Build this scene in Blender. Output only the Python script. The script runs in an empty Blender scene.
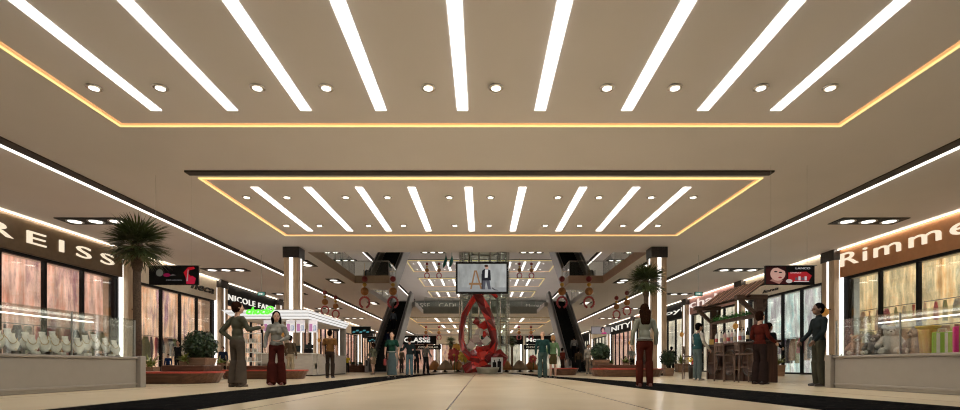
import bpy, math, random
from mathutils import Vector, Matrix, Quaternion
R = math.radians; PI = math.pi
random.seed(7)
C = bpy.context.scene.collection
S = bpy.context.scene
F = 500.0; VX = 482.0; VY = 366.0; EYE = 0.45
def ux(px, Y): return (px - VX) / F * Y
def hz(py, Y): return EYE + (VY - py) / F * Y
ORD = ['first', 'second', 'third', 'fourth', 'fifth', 'sixth', 'seventh', 'eighth', 'ninth', 'tenth',
       'eleventh', 'twelfth', 'thirteenth', 'fourteenth', 'fifteenth', 'sixteenth']

# ------------------------------------------------------------------ materials
def mat(name, col, rough=.5, metal=0, var=.06, scale=6, emit=0, ecol=None, bump=0, spec=.5, coat=0, stretch=None):
    m = bpy.data.materials.new(name); m.use_nodes = True
    nt = m.node_tree; n = nt.nodes; L = nt.links
    b = n['Principled BSDF']
    b.inputs['Roughness'].default_value = rough; b.inputs['Metallic'].default_value = metal
    b.inputs['Specular IOR Level'].default_value = spec
    b.inputs['Coat Weight'].default_value = coat
    tc = n.new('ShaderNodeTexCoord'); nz = n.new('ShaderNodeTexNoise'); nz.inputs['Scale'].default_value = scale
    nz.inputs['Detail'].default_value = 3
    if stretch:
        mp = n.new('ShaderNodeMapping'); mp.inputs['Scale'].default_value = stretch
        L.new(tc.outputs['Object'], mp.inputs[0]); L.new(mp.outputs[0], nz.inputs['Vector'])
    else:
        L.new(tc.outputs['Object'], nz.inputs['Vector'])
    rp = n.new('ShaderNodeValToRGB')
    lo = [max(0, c * (1 - var)) for c in col]; hi = [min(1, c * (1 + var)) for c in col]
    rp.color_ramp.elements[0].position = .3; rp.color_ramp.elements[1].position = .7
    rp.color_ramp.elements[0].color = (*lo, 1); rp.color_ramp.elements[1].color = (*hi, 1)
    L.new(nz.outputs['Fac'], rp.inputs[0]); L.new(rp.outputs[0], b.inputs['Base Color'])
    if emit:
        b.inputs['Emission Color'].default_value = (*(ecol or col), 1)
        b.inputs['Emission Strength'].default_value = emit
    if bump:
        bp = n.new('ShaderNodeBump'); bp.inputs['Strength'].default_value = bump; bp.inputs['Distance'].default_value = .01
        L.new(nz.outputs['Fac'], bp.inputs['Height']); L.new(bp.outputs[0], b.inputs['Normal'])
    return m
def wood(name, c1, c2, rough=.45, scale=3, axis='Z'):
    m = bpy.data.materials.new(name); m.use_nodes = True
    nt = m.node_tree; n = nt.nodes; L = nt.links; b = n['Principled BSDF']
    tc = n.new('ShaderNodeTexCoord'); mp = n.new('ShaderNodeMapping')
    mp.inputs['Scale'].default_value = {'Z': (6, 6, .5), 'X': (.5, 6, 6), 'Y': (6, .5, 6)}[axis]
    nz = n.new('ShaderNodeTexNoise'); nz.inputs['Scale'].default_value = scale; nz.inputs['Detail'].default_value = 6
    rp = n.new('ShaderNodeValToRGB'); rp.color_ramp.elements[0].position = .32; rp.color_ramp.elements[1].position = .68
    rp.color_ramp.elements[0].color = (*c1, 1); rp.color_ramp.elements[1].color = (*c2, 1)
    L.new(tc.outputs['Object'], mp.inputs[0]); L.new(mp.outputs[0], nz.inputs['Vector'])
    L.new(nz.outputs['Fac'], rp.inputs[0]); L.new(rp.outputs[0], b.inputs['Base Color'])
    b.inputs['Roughness'].default_value = rough; b.inputs['Specular IOR Level'].default_value = .25
    return m
def glass(name, tint=(.9, .97, .94), refl=.10):
    m = bpy.data.materials.new(name); m.use_nodes = True
    nt = m.node_tree; n = nt.nodes; L = nt.links; n.clear()
    o = n.new('ShaderNodeOutputMaterial'); mx = n.new('ShaderNodeMixShader')
    t = n.new('ShaderNodeBsdfTransparent'); t.inputs[0].default_value = (*tint, 1)
    g = n.new('ShaderNodeBsdfGlossy'); g.inputs['Roughness'].default_value = .03
    fr = n.new('ShaderNodeLayerWeight'); fr.inputs['Blend'].default_value = .25
    ad = n.new('ShaderNodeMath'); ad.operation = 'MULTIPLY_ADD'; ad.inputs[1].default_value = .28; ad.inputs[2].default_value = refl
    nz = n.new('ShaderNodeTexNoise'); nz.inputs['Scale'].default_value = 2
    ml = n.new('ShaderNodeMath'); ml.operation = 'MULTIPLY'
    mr = n.new('ShaderNodeMapRange'); mr.inputs['To Min'].default_value = .9; mr.inputs['To Max'].default_value = 1.1
    L.new(nz.outputs['Fac'], mr.inputs[0]); L.new(fr.outputs['Fresnel'], ad.inputs[0])
    L.new(ad.outputs[0], ml.inputs[0]); L.new(mr.outputs[0], ml.inputs[1])
    L.new(ml.outputs[0], mx.inputs[0]); L.new(t.outputs[0], mx.inputs[1]); L.new(g.outputs[0], mx.inputs[2])
    L.new(mx.outputs[0], o.inputs[0])
    return m
def lamp(name, col, k):
    return mat(name, col, .5, emit=k, ecol=col, var=.02)
def display_mat(name, cols, k, vscale=(0.0, 5.0, .45)):
    """backlit printed graphic: streaks of several colours, glowing evenly from behind"""
    m = bpy.data.materials.new(name); m.use_nodes = True
    nt = m.node_tree; n = nt.nodes; L = nt.links; b = n['Principled BSDF']
    tc = n.new('ShaderNodeTexCoord'); mp = n.new('ShaderNodeMapping'); mp.inputs['Scale'].default_value = vscale
    nz = n.new('ShaderNodeTexNoise'); nz.inputs['Scale'].default_value = 1; nz.inputs['Detail'].default_value = 5
    nz.inputs['Roughness'].default_value = .7
    rp = n.new('ShaderNodeValToRGB'); el = rp.color_ramp.elements
    k_ = len(cols)
    el[0].position = .25; el[0].color = (*cols[0], 1); el[1].position = .75; el[1].color = (*cols[-1], 1)
    for i in range(1, k_ - 1):
        e = el.new(.25 + .5 * i / (k_ - 1)); e.color = (*cols[i], 1)
    mp2 = n.new('ShaderNodeMapping'); mp2.inputs['Scale'].default_value = (0, .6, .6)
    n2 = n.new('ShaderNodeTexNoise'); n2.inputs['Scale'].default_value = 1.4; n2.inputs['Detail'].default_value = 2
    mr = n.new('ShaderNodeMapRange'); mr.inputs['From Min'].default_value = .3; mr.inputs['From Max'].default_value = .7
    mr.inputs['To Min'].default_value = .62; mr.inputs['To Max'].default_value = 1.25
    mx = n.new('ShaderNodeVectorMath'); mx.operation = 'SCALE'
    L.new(tc.outputs['Object'], mp.inputs[0]); L.new(mp.outputs[0], nz.inputs['Vector'])
    L.new(tc.outputs['Object'], mp2.inputs[0]); L.new(mp2.outputs[0], n2.inputs['Vector'])
    L.new(n2.outputs['Fac'], mr.inputs[0]); L.new(nz.outputs['Fac'], rp.inputs[0])
    L.new(rp.outputs[0], mx.inputs[0]); L.new(mr.outputs[0], mx.inputs['Scale'])
    mp3 = n.new('ShaderNodeMapping'); mp3.inputs['Scale'].default_value = [vscale[0] * 3.5, vscale[1] * 3.5, vscale[2] * 1.6]; mp3.inputs['Location'].default_value = (3, 5, 7)
    n3 = n.new('ShaderNodeTexNoise'); n3.inputs['Scale'].default_value = 1; n3.inputs['Detail'].default_value = 3
    mr3 = n.new('ShaderNodeMapRange'); mr3.inputs['From Min'].default_value = .35; mr3.inputs['From Max'].default_value = .65
    mr3.inputs['To Min'].default_value = .6; mr3.inputs['To Max'].default_value = 1.25
    ms = n.new('ShaderNodeVectorMath'); ms.operation = 'SCALE'
    L.new(tc.outputs['Object'], mp3.inputs[0]); L.new(mp3.outputs[0], n3.inputs['Vector']); L.new(n3.outputs['Fac'], mr3.inputs[0])
    L.new(mx.outputs[0], ms.inputs[0]); L.new(mr3.outputs[0], ms.inputs['Scale'])
    dk = n.new('ShaderNodeVectorMath'); dk.operation = 'SCALE'; dk.inputs['Scale'].default_value = .25
    L.new(rp.outputs[0], dk.inputs[0])
    L.new(dk.outputs[0], b.inputs['Base Color']); L.new(ms.outputs[0], b.inputs['Emission Color'])
    b.inputs['Specular IOR Level'].default_value = .1
    b.inputs['Emission Strength'].default_value = k; b.inputs['Roughness'].default_value = .6
    return m

M = {}
M['ceil'] = mat('ceiling_paint', (.68, .65, .65), .8, var=.02, scale=.6)
M['ceil_side'] = mat('ceiling_paint_side', (.73, .69, .655), .8, var=.02, scale=.6)
M['white_wall'] = mat('white_wall_paint', (.72, .68, .62), .8, var=.03)
M['grey_wall'] = mat('grey_band', (.24, .25, .23), .6)
M['black'] = mat('black_satin', (.007, .0065, .0065), .5, var=.3, spec=.15)
M['dark'] = mat('dark_bronze', (.03, .023, .018), .5, var=.2, spec=.2)
M['slot'] = mat('dark_slot', (.03, .022, .018), .7, var=.3, scale=20)
M['metal'] = mat('brushed_steel', (.42, .42, .40), .35, metal=.8)
M['chrome'] = mat('chrome', (.75, .75, .73), .15, metal=1)
M['esc_side'] = mat('escalator_cladding', (.27, .25, .245), .42, metal=.3, var=.05)
M['esc_dark'] = mat('escalator_dark', (.014, .017, .016), .6, var=.3, spec=.2)
M['rubber'] = mat('rubber_handrail', (.03, .03, .032), .5)
M['led'] = lamp('led_white', (1, .97, .92), 14)
M['strip'] = lamp('strip_light', (1, .965, .92), 19)
M['strip_up'] = lamp('strip_light_upper', (1, .96, .9), 12)
M['spot'] = lamp('downlight_lens', (1, .96, .9), 9)
M['spot_side'] = lamp('triple_downlight_lens', (1, .96, .88), 9)
M['cove'] = lamp('cove_yellow', (1, .84, .30), 1.15)
M['cove2'] = lamp('cove_orange', (.9, .47, .2), .75)
M['led_slit'] = lamp('led_slit', (1, .95, .88), 4)
M['led_wall'] = lamp('led_wall_edge', (1, .88, .72), 11)
M['led_vert'] = lamp('led_vertical', (1, .98, .95), 1.7)
M['gloss_white'] = mat('gloss_white', (.8, .79, .76), .3)
M['counter'] = mat('lacquered_greige', (.235, .21, .18), .28, var=.03, coat=.25)
M['glass'] = glass('clear_glass', (.95, .975, .96), .05)
M['glass_case'] = glass('showcase_glass', (.96, .98, .965), .02)
M['glass_win'] = glass('shop_glass', (.96, .97, .96), .02)
M['glass_green'] = glass('lift_glass', (.955, .985, .965), .03)
M['capital'] = mat('capital_stone', (.018, .014, .013), .35, var=.6, scale=12)
M['pil_wood'] = wood('column_veneer', (.36, .26, .17), (.52, .40, .28), .4)
M['walnut'] = wood('dark_walnut', (.022, .010, .007), (.06, .028, .018), .5)
M['walnut_x'] = wood('dark_walnut_beam', (.045, .026, .019), (.09, .055, .04), .6, axis='X')
M['stool_wood'] = wood('stool_wood', (.085, .055, .042), (.15, .10, .08), .5)
M['slat'] = wood('roof_slat', (.16, .075, .045), (.29, .15, .095), .6)
M['bench'] = wood('bench_wood', (.06, .028, .016), (.12, .058, .034), .4, axis='X')
M['bench_red'] = mat('red_seat', (.33, .045, .028), .4, var=.15)
M['planter'] = wood('planter_wood', (.16, .09, .055), (.27, .165, .105), .5, axis='X')
M['soil'] = mat('soil', (.04, .028, .02), .9, var=.4, scale=30)
M['leaf_dark'] = mat('leaf_dark', (.012, .032, .008), .6, var=.5, scale=9)
M['leaf'] = mat('leaf_mid', (.05, .11, .02), .5, var=.5, scale=9)
M['leaf_yel'] = mat('leaf_yellow', (.20, .23, .05), .5, var=.5, scale=9)
M['palm_leaf'] = mat('palm_leaf', (.055, .075, .022), .5, var=.5, scale=5)
M['trunk'] = mat('palm_trunk', (.075, .048, .03), .9, var=.4, scale=25, bump=.8)
M['cream'] = mat('cream_display', (.95, .92, .84), .5, var=.03)
M['tan_fascia'] = mat('tan_fascia', (.36, .28, .21), .6, var=.05)
M['pink_fascia'] = mat('pink_tan_fascia', (.46, .31, .235), .6, var=.05)

def floor_mat():
    m = bpy.data.materials.new('marble_tiles'); m.use_nodes = True
    nt = m.node_tree; n = nt.nodes; L = nt.links; b = n['Principled BSDF']
    tc = n.new('ShaderNodeTexCoord'); mp = n.new('ShaderNodeMapping'); mp.inputs['Location'].default_value = (.36, 0, 0)
    br = n.new('ShaderNodeTexBrick'); br.offset = 0; br.squash = 1
    br.inputs['Color1'].default_value = (.73, .615, .43, 1); br.inputs['Color2'].default_value = (.69, .58, .41, 1)
    br.inputs['Mortar'].default_value = (.10, .075, .05, 1); br.inputs['Scale'].default_value = 1
    br.inputs['Mortar Size'].default_value = .012; br.inputs['Brick Width'].default_value = 2.1; br.inputs['Row Height'].default_value = 42.0
    br.inputs['Mortar Smooth'].default_value = .1; br.inputs['Bias'].default_value = 0
    nz = n.new('ShaderNodeTexNoise'); nz.inputs['Scale'].default_value = .8; nz.inputs['Detail'].default_value = 6
    mr = n.new('ShaderNodeMapRange'); mr.inputs['To Min'].default_value = .86; mr.inputs['To Max'].default_value = 1.12
    vs = n.new('ShaderNodeVectorMath'); vs.operation = 'SCALE'
    L.new(tc.outputs['Object'], mp.inputs[0]); L.new(mp.outputs[0], br.inputs['Vector']); L.new(tc.outputs['Object'], nz.inputs['Vector'])
    L.new(nz.outputs['Fac'], mr.inputs[0]); L.new(br.outputs['Color'], vs.inputs[0]); L.new(mr.outputs[0], vs.inputs['Scale'])
    L.new(vs.outputs[0], b.inputs['Base Color'])
    b.inputs['Roughness'].default_value = .24; b.inputs['Specular IOR Level'].default_value = .1
    return m
M['floor'] = floor_mat()
def band_mat():
    m = bpy.data.materials.new('black_marble'); m.use_nodes = True
    nt = m.node_tree; n = nt.nodes; L = nt.links; b = n['Principled BSDF']
    tc = n.new('ShaderNodeTexCoord'); nz = n.new('ShaderNodeTexNoise'); nz.inputs['Scale'].default_value = 2.5
    nz.inputs['Detail'].default_value = 10; nz.inputs['Distortion'].default_value = 2
    rp = n.new('ShaderNodeValToRGB'); e = rp.color_ramp.elements
    e[0].position = .485; e[0].color = (.006, .006, .006, 1); e[1].position = .5; e[1].color = (.03, .025, .02, 1)
    x = e.new(.515); x.color = (.008, .008, .008, 1)
    L.new(tc.outputs['Object'], nz.inputs['Vector']); L.new(nz.outputs['Fac'], rp.inputs[0]); L.new(rp.outputs[0], b.inputs['Base Color'])
    b.inputs['Roughness'].default_value = .5; b.inputs['Specular IOR Level'].default_value = 0
    return m
M['band'] = band_mat()

# ------------------------------------------------------------------ mesh builder
class MB:
    def __init__(s): s.v = []; s.f = []; s.mi = []; s.cur = 0
    def add(s, vs, fs, T=None):
        o = len(s.v)
        s.v += [tuple(T @ Vector(p)) if T else tuple(p) for p in vs]
        for f in fs: s.f.append(tuple(i + o for i in f)); s.mi.append(s.cur)
        return s
    def box(s, x0, x1, y0, y1, z0, z1, T=None):
        if x0 > x1: x0, x1 = x1, x0
        if y0 > y1: y0, y1 = y1, y0
        return s.add([(x0, y0, z0), (x1, y0, z0), (x1, y1, z0), (x0, y1, z0), (x0, y0, z1), (x1, y0, z1), (x1, y1, z1), (x0, y1, z1)],
                     [(0, 3, 2, 1), (4, 5, 6, 7), (0, 1, 5, 4), (1, 2, 6, 5), (2, 3, 7, 6), (3, 0, 4, 7)], T)
    def bevbox(s, x0, x1, y0, y1, z0, z1, b=.02, T=None):
        pts = [(x0 + b, y0), (x1 - b, y0), (x1, y0 + b), (x1, y1 - b), (x1 - b, y1), (x0 + b, y1), (x0, y1 - b), (x0, y0 + b)]
        cx, cy = (x0 + x1) / 2, (y0 + y1) / 2
        def inset(k): return [(cx + (p[0] - cx) * (1 - k / (abs(x1 - x0) / 2)), cy + (p[1] - cy) * (1 - k / (abs(y1 - y0) / 2))) for p in pts]
        rings = [(inset(b), z0), (pts, z0 + b), (pts, z1 - b), (inset(b), z1)]
        vs = [(p[0], p[1], z) for ps, z in rings for p in ps]
        fs = [tuple(range(7, -1, -1)), tuple(range(24, 32))]
        for r in range(3):
            for i in range(8): j = (i + 1) % 8; fs.append((r * 8 + i, r * 8 + j, r * 8 + 8 + j, r * 8 + 8 + i))
        return s.add(vs, fs, T)
    def prism(s, pts, z0, z1, T=None):
        n = len(pts)
        a = sum(pts[i][0] * pts[(i + 1) % n][1] - pts[(i + 1) % n][0] * pts[i][1] for i in range(n))
        if a < 0: pts = pts[::-1]
        vs = [(p[0], p[1], z0) for p in pts] + [(p[0], p[1], z1) for p in pts]
        fs = [tuple(range(n - 1, -1, -1)), tuple(range(n, 2 * n))] + [(i, (i + 1) % n, n + (i + 1) % n, n + i) for i in range(n)]
        return s.add(vs, fs, T)
    def lathe(s, prof, n=20, T=None, caps=True):
        vs = []; fs = []
        for r, z in prof:
            for i in range(n): a = 2 * PI * i / n; vs.append((r * math.cos(a), r * math.sin(a), z))
        for k in range(len(prof) - 1):
            for i in range(n): j = (i + 1) % n; fs.append((k * n + i, k * n + j, (k + 1) * n + j, (k + 1) * n + i))
        if caps: fs.append(tuple(range(n - 1, -1, -1))); m_ = (len(prof) - 1) * n; fs.append(tuple(range(m_, m_ + n)))
        return s.add(vs, fs, T)
    def tube(s, path, rad, n=8, closed=False):
        path = [Vector(p) for p in path]; k = len(path); up = None; vs = []; fs = []
        rads = rad if isinstance(rad, (list, tuple)) else [rad] * k
        for i, p in enumerate(path):
            if closed: d = path[(i + 1) % k] - path[i - 1]
            else: d = path[min(i + 1, k - 1)] - path[max(i - 1, 0)]
            d.normalize()
            if up is None: up = Vector((0, 0, 1)) if abs(d.z) < .9 else Vector((1, 0, 0))
            a = d.cross(up).normalized(); b = a.cross(d).normalized(); up = b
            for j in range(n):
                t = 2 * PI * j / n; vs.append(p + (a * math.cos(t) + b * math.sin(t)) * rads[i])
        rng = k if closed else k - 1
        for i in range(rng):
            for j in range(n):
                q = (i + 1) % k; fs.append((i * n + j, i * n + (j + 1) % n, q * n + (j + 1) % n, q * n + j))
        if not closed: fs.append(tuple(range(n - 1, -1, -1))); fs.append(tuple(range((k - 1) * n, k * n)))
        return s.add(vs, fs)
    def ell(s, c, r, nu=14, nv=9, T=None):
        if not hasattr(r, '__len__'): r = (r, r, r)
        vs = [(c[0], c[1], c[2] - r[2])]
        for i in range(1, nv):
            p = -PI / 2 + PI * i / nv
            for j in range(nu): a = 2 * PI * j / nu; vs.append((c[0] + r[0] * math.cos(p) * math.cos(a), c[1] + r[1] * math.cos(p) * math.sin(a), c[2] + r[2] * math.sin(p)))
        vs.append((c[0], c[1], c[2] + r[2])); t = len(vs) - 1; fs = []
        for j in range(nu):
            fs.append((0, 1 + (j + 1) % nu, 1 + j)); fs.append((t, t - nu + j, t - nu + (j + 1) % nu))
        for i in range(nv - 2):
            for j in range(nu): a = 1 + i * nu + j; b = 1 + i * nu + (j + 1) % nu; fs.append((a, b, b + nu, a + nu))
        return s.add(vs, fs, T)
    def cap(s, p, r0, q, r1, n=12):
        p = Vector(p); q = Vector(q); d = (q - p); L = d.length or 1e-4; d.normalize()
        path = []; rr = []
        for a in (-80, -55, -28): path.append(p + d * r0 * math.sin(R(a))); rr.append(r0 * math.cos(R(a)))
        for t in (0, .5, 1): path.append(p + d * L * t); rr.append(r0 + (r1 - r0) * t)
        for a in (28, 55, 80): path.append(q + d * r1 * math.sin(R(a))); rr.append(r1 * math.cos(R(a)))
        return s.tube(path, rr, n)
    def mesh(s, name, mats, smooth=False):
        me = bpy.data.meshes.new(name); me.from_pydata([tuple(v) for v in s.v], [], s.f)
        mats = mats if isinstance(mats, (list, tuple)) else [mats]
        for m in mats: me.materials.append(m)
        if len(mats) > 1: me.polygons.foreach_set('material_index', s.mi)
        if smooth: me.polygons.foreach_set('use_smooth', [True] * len(me.polygons))
        me.update()
        return me
    def build(s, name, mats, parent=None, smooth=False):
        o = bpy.data.objects.new(name, s.mesh(name, mats, smooth)); C.objects.link(o)
        if parent: o.parent = parent
        return o
def B(*a): return MB().box(*a)
def tag(o, label=None, cat=None, group=None, kind=None):
    if cat and not kind and o.name.split('.')[0] in ('ceiling_light', 'ceiling_light_slot', 'ceiling_light_line', 'wall_lantern', 'cove_light_frame'): kind = 'thing'
    if label: o['label'] = label
    if cat: o['category'] = cat
    if group: o['group'] = group
    if kind: o['kind'] = kind
    return o
def thing(name, label, cat, loc=(0, 0, 0), rz=0, group=None):
    o = bpy.data.objects.new(name, None); C.objects.link(o); o.location = loc; o.rotation_euler = (0, 0, rz)
    o.empty_display_size = .1
    return tag(o, label, cat, group)
def struct(name, mb, m, parent=None):
    o = mb.build(name, m, parent)
    if not parent: o['kind'] = 'structure'
    return o
def dup(root, loc, rz=None, label=None, group=None, scale=None):
    def cp(o, par):
        c = o.copy(); C.objects.link(c)
        if par: c.parent = par
        for ch in o.children: cp(ch, c)
        return c
    r = cp(root, None); r.location = loc
    if rz is not None: r.rotation_euler = (0, 0, rz)
    if scale: r.scale = (scale, scale, scale)
    if label: r['label'] = label
    if group: r['group'] = group
    return r
def text(name, s, m, parent, origin, ax, up, width, height, depth=.03, shear=0, bold=0, space=1):
    cu = bpy.data.curves.new(name, 'FONT'); cu.body = s; cu.extrude = .02; cu.resolution_u = 4; cu.shear = shear; cu.offset = bold; cu.space_character = space
    o = bpy.data.objects.new(name + '_tmp', cu); C.objects.link(o)
    me = bpy.data.meshes.new_from_object(o.evaluated_get(bpy.context.evaluated_depsgraph_get()))
    bpy.data.objects.remove(o)
    xs = [v.co.x for v in me.vertices]; ys = [v.co.y for v in me.vertices]
    x0, x1, y0, y1 = min(xs), max(xs), min(ys), max(ys)
    ax = Vector(ax); up = Vector(up); nr = ax.cross(up); og = Vector(origin)
    for v in me.vertices:
        a = (v.co.x - x0) / (x1 - x0) * width; b = (v.co.y - y0) / (y1 - y0) * height; c = v.co.z / .02 * depth / 2
        v.co = og + ax * a + up * b + nr * c
    me.materials.clear(); me.materials.append(m); me.name = name
    t = bpy.data.objects.new(name, me); C.objects.link(t)
    if parent: t.parent = parent
    return t
def remesh(mb, name, mats, vox, smooth_it=4, fac=.5):
    me = mb.mesh(name, mats); o = bpy.data.objects.new(name + '_tmp', me); C.objects.link(o)
    r = o.modifiers.new('r', 'REMESH'); r.mode = 'VOXEL'; r.voxel_size = vox; r.use_smooth_shade = True
    if smooth_it:
        sm = o.modifiers.new('s', 'SMOOTH'); sm.factor = fac; sm.iterations = smooth_it
    me2 = bpy.data.meshes.new_from_object(o.evaluated_get(bpy.context.evaluated_depsgraph_get()))
    bpy.data.objects.remove(o); bpy.data.meshes.remove(me)
    me2.name = name; me2.materials.clear()
    for m in (mats if isinstance(mats, (list, tuple)) else [mats]): me2.materials.append(m)
    me2.polygons.foreach_set('use_smooth', [True] * len(me2.polygons))
    o = bpy.data.objects.new(name, me2); C.objects.link(o)
    return o

# ------------------------------------------------------------------ camera / world / view
cam = bpy.data.cameras.new('camera'); co = bpy.data.objects.new('camera', cam); C.objects.link(co)
co.location = (0, 0, EYE); co.rotation_euler = (R(90), 0, 0)
cam.sensor_width = 36; cam.lens = 36 * F / 960; cam.shift_x = -(VX - 480) / 960; cam.shift_y = (VY - 205) / 960
cam.clip_end = 300; S.camera = co
S.view_settings.view_transform = 'Standard'; S.view_settings.look = 'None'; S.view_settings.gamma = 1
S.view_settings.exposure = 0.0
w = bpy.data.worlds.new('world'); S.world = w; w.use_nodes = True
w.node_tree.nodes['Background'].inputs[0].default_value = (1, .92, .82, 1); w.node_tree.nodes['Background'].inputs[1].default_value = .12
S.cycles.max_bounces = 8; S.cycles.transparent_max_bounces = 16; S.cycles.sample_clamp_indirect = 4; S.cycles.sample_clamp_direct = 2.5; S.cycles.caustics_reflective = False
S.cycles.use_denoising = True; S.cycles.filter_width = 1.15

# ------------------------------------------------------------------ shell
HC = 6.0; H2 = 6.4; HT = 12.0; XW = 17.15; YB = 88.0
struct('floor', B(-20, 20, -2, YB + 2, -.3, 0), M['floor'])
def band(pts_out, pts_in, n):
    struct(n, MB().prism(pts_out + pts_in[::-1], .0, .004), M['band'])
band([(-4.45, -2), (-4.47, 5), (-4.5, 14), (-4.5, 18), (-4.1, 23), (-3.3, 27), (-2.7, 30), (-1.6, 33)],
     [(-2.95, -2), (-2.92, 9), (-2.9, 18), (-2.7, 23), (-2.2, 28), (-1.0, 32.6)], 'trim_1')
band([(5.5, -2), (5.25, 5.2), (4.6, 13), (4.2, 15.5), (3.8, 18), (3.2, 21), (2.9, 27), (1.8, 33)],
     [(3.6, -2), (3.48, 5.2), (3.13, 10), (2.9, 16), (2.3, 20.5), (2.0, 27), (1.3, 32.6)], 'trim_2')
# lower ceiling with its slab, open over the atrium
CE = 24.4
cb = MB(); cb.box(-18, 18, -2, CE, HC, H2)
cb.box(-18, -8.5, CE, 53, HC, H2); cb.box(8.1, 18, CE, 53, HC, H2)
cb.box(-8.5, -6.2, 33.4, 36.4, HC, H2); cb.box(5.8, 8.1, 33.4, 36.4, HC, H2)
cb.box(-8.5, -6.2, 46.6, 53, HC, H2); cb.box(5.8, 8.1, 46.6, 53, HC, H2)
cb.box(-18, 18, 53, YB + .3, HC, H2)
struct('ceiling', cb, M['ceil'])
# upper ceiling, stairwell openings over the upper escalators, and the storey above them
ub = MB(); ub.box(-18, 18, 47.4, YB + .3, HT, HT + .3)
ub.box(-18, -9, CE - 2, 47.4, HT, HT + .3); ub.box(8.7, 18, CE - 2, 47.4, HT, HT + .3); ub.box(-6, 5.7, CE - 2, 47.4, HT, HT + .3)
ub.box(-9, -6, CE - 2, 36, HT, HT + .3); ub.box(5.7, 8.7, CE - 2, 36, HT, HT + .3)
struct('ceiling_upper', ub, M['ceil_side'])
struct('ceiling_top', B(-18, 18, CE - 2, YB, 16, 16.2), M['ceil'])
struct('wall_front', B(-18, 18, CE - 2.2, CE - 2, H2, 16), M['white_wall'])
struct('wall_back', B(-20, 20, YB + 1.8, YB + 2, 0, 16), M['white_wall'])
struct('wall_left', MB().box(-20.2, -20, -2, YB + 2, 0, 6).box(-XW - .2, -XW, CE - 2, YB, H2, 16), M['white_wall'])
struct('wall_right', MB().box(20, 20.2, -2, YB + 2, 0, 6).box(XW, XW + .2, CE - 2, YB, H2, 16), M['white_wall'])
# balcony fascias (thin cladding in front of the slab edge)
def fascia(n, m, x0, x1, y0, y1, z0=HC - .02, z1=H2 + .08): struct(n, B(x0, x1, y0, y1, z0, z1), m)
fascia('trim_3', M['tan_fascia'], -8.5, -8.46, CE, 33.36); fascia('trim_4', M['pink_fascia'], 8.06, 8.1, CE, 33.36)
fascia('trim_5', M['tan_fascia'], -8.5, -6.2, 33.32, 33.4); fascia('trim_6', M['pink_fascia'], 5.8, 8.1, 33.32, 33.4)
fascia('trim_7', M['tan_fascia'], -6.2, -6.16, 33.32, 36.4); fascia('trim_8', M['pink_fascia'], 5.76, 5.8, 33.32, 36.4)
fascia('trim_9', M['grey_wall'], -6.2, 5.8, 52.9, 53, HC, H2 + .35)

# ------------------------------------------------------------------ ceiling light panels
SX = [-7.06, -5.41, -3.82, -2.19, -.42, 1.26, 3.14, 4.79, 6.37]
DX = [-7.72, -6.4, -4.47, -3.1, -1.07, .28, 2.49, 3.84, 5.55, 6.93]
def strip_proto(ln, m):
    o = B(-.115, .115, 0, ln, -.012, 0).build('ceiling_light', m); return o
def ceiling_panel(y0, z, nm, front_bar, rows, mm, ln=5.05, xs=SX, dxs=DX):
    y1 = y0 + 6.4
    t = thing('cove_light_frame', 'yellow glowing cove line around the %s' % nm, 'cove light', (0, y0, z), 0, 'yellow cove light frames')
    a, b, wd = -8.3, 8.22, (.07 if y0 < 20 else .03)
    fr = MB().box(a, b, 0, wd, -.02, 0).box(a, b, 6.4 - wd, 6.4, -.02, 0).box(a, a + wd, wd, 6.4 - wd, -.02, 0).box(b - wd, b, wd, 6.4 - wd, -.02, 0)
    fr.build('inner_glow', M['cove2'], t)
    fr = MB(); e = .07 if y0 < 20 else .04
    fr.box(a - e, b + e, -e, 0, -.02, 0).box(a - e, b + e, 6.4, 6.4 + e, -.02, 0).box(a - e, a, 0, 6.4, -.02, 0).box(b, b + e, 0, 6.4, -.02, 0)
    fr.build('outer_glow', M['cove'], t)
    if front_bar:
        tag(B(-8.45, 8.3, 0, .27, -.05, 0).build('air_vent', M['slot']), 'long black slot diffuser across the front of the %s' % nm, 'air diffuser', 'black slot diffusers').location = (0, y0 - .62, z)
    p = None
    for i, x in enumerate(xs):
        lb = '%s white strip light from the left in the %s' % (ORD[i], nm)
        if p is None: p = strip_proto(ln, mm); tag(p, lb, 'strip light', 'strip lights in the %s' % nm); p.location = (x, y0 + .7, z)
        else: dup(p, (x, y0 + .7, z), label=lb)
    p = None
    for rn, ry in rows:
        for i, x in enumerate(dxs):
            lb = '%s downlight from the left, %s row, %s' % (ORD[i], rn, nm)
            if p is None:
                p = thing('downlight', lb, 'downlight', (x, ry, z), 0, 'round downlights in the %s' % nm)
                MB().lathe([(.10, 0), (.145, 0), (.15, -.02), (.13, -.035), (.1, -.03)], 20).build('trim_ring', M['chrome'], p, True)
                MB().lathe([(.001, -.036), (.09, -.036), (.09, -.03), (.001, -.03)], 20).build('lens', M['spot'], p)
                if y0 < 20:
                    ld = bpy.data.lights.new('spot_beam', 'SPOT'); ld.energy = 55; ld.spot_size = R(84); ld.spot_blend = .8; ld.shadow_soft_size = .08; ld.color = (1, .9, .76)
                    lo = bpy.data.objects.new('spot_beam', ld); C.objects.link(lo); lo.parent = p; lo.location = (0, 0, -.06)
            else: dup(p, (x, ry, z), label=lb)
ceiling_panel(5.1, HC, 'nearest ceiling panel', False, [('far', 9.95)], M['strip'])
ceiling_panel(14.8, HC, 'second ceiling panel', True, [('near', 16.4), ('far', 19.7)], M['strip'])
for k, nm in enumerate(['nearest lower back panel', 'middle lower back panel', 'farthest lower back panel']):
    ceiling_panel([57.2, 67, 77.5][k], HC, nm, True, [('near', [58.8, 68.6, 79.1][k])] if k < 1 else [], M['strip_up'], xs=SX[1:8])
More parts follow.
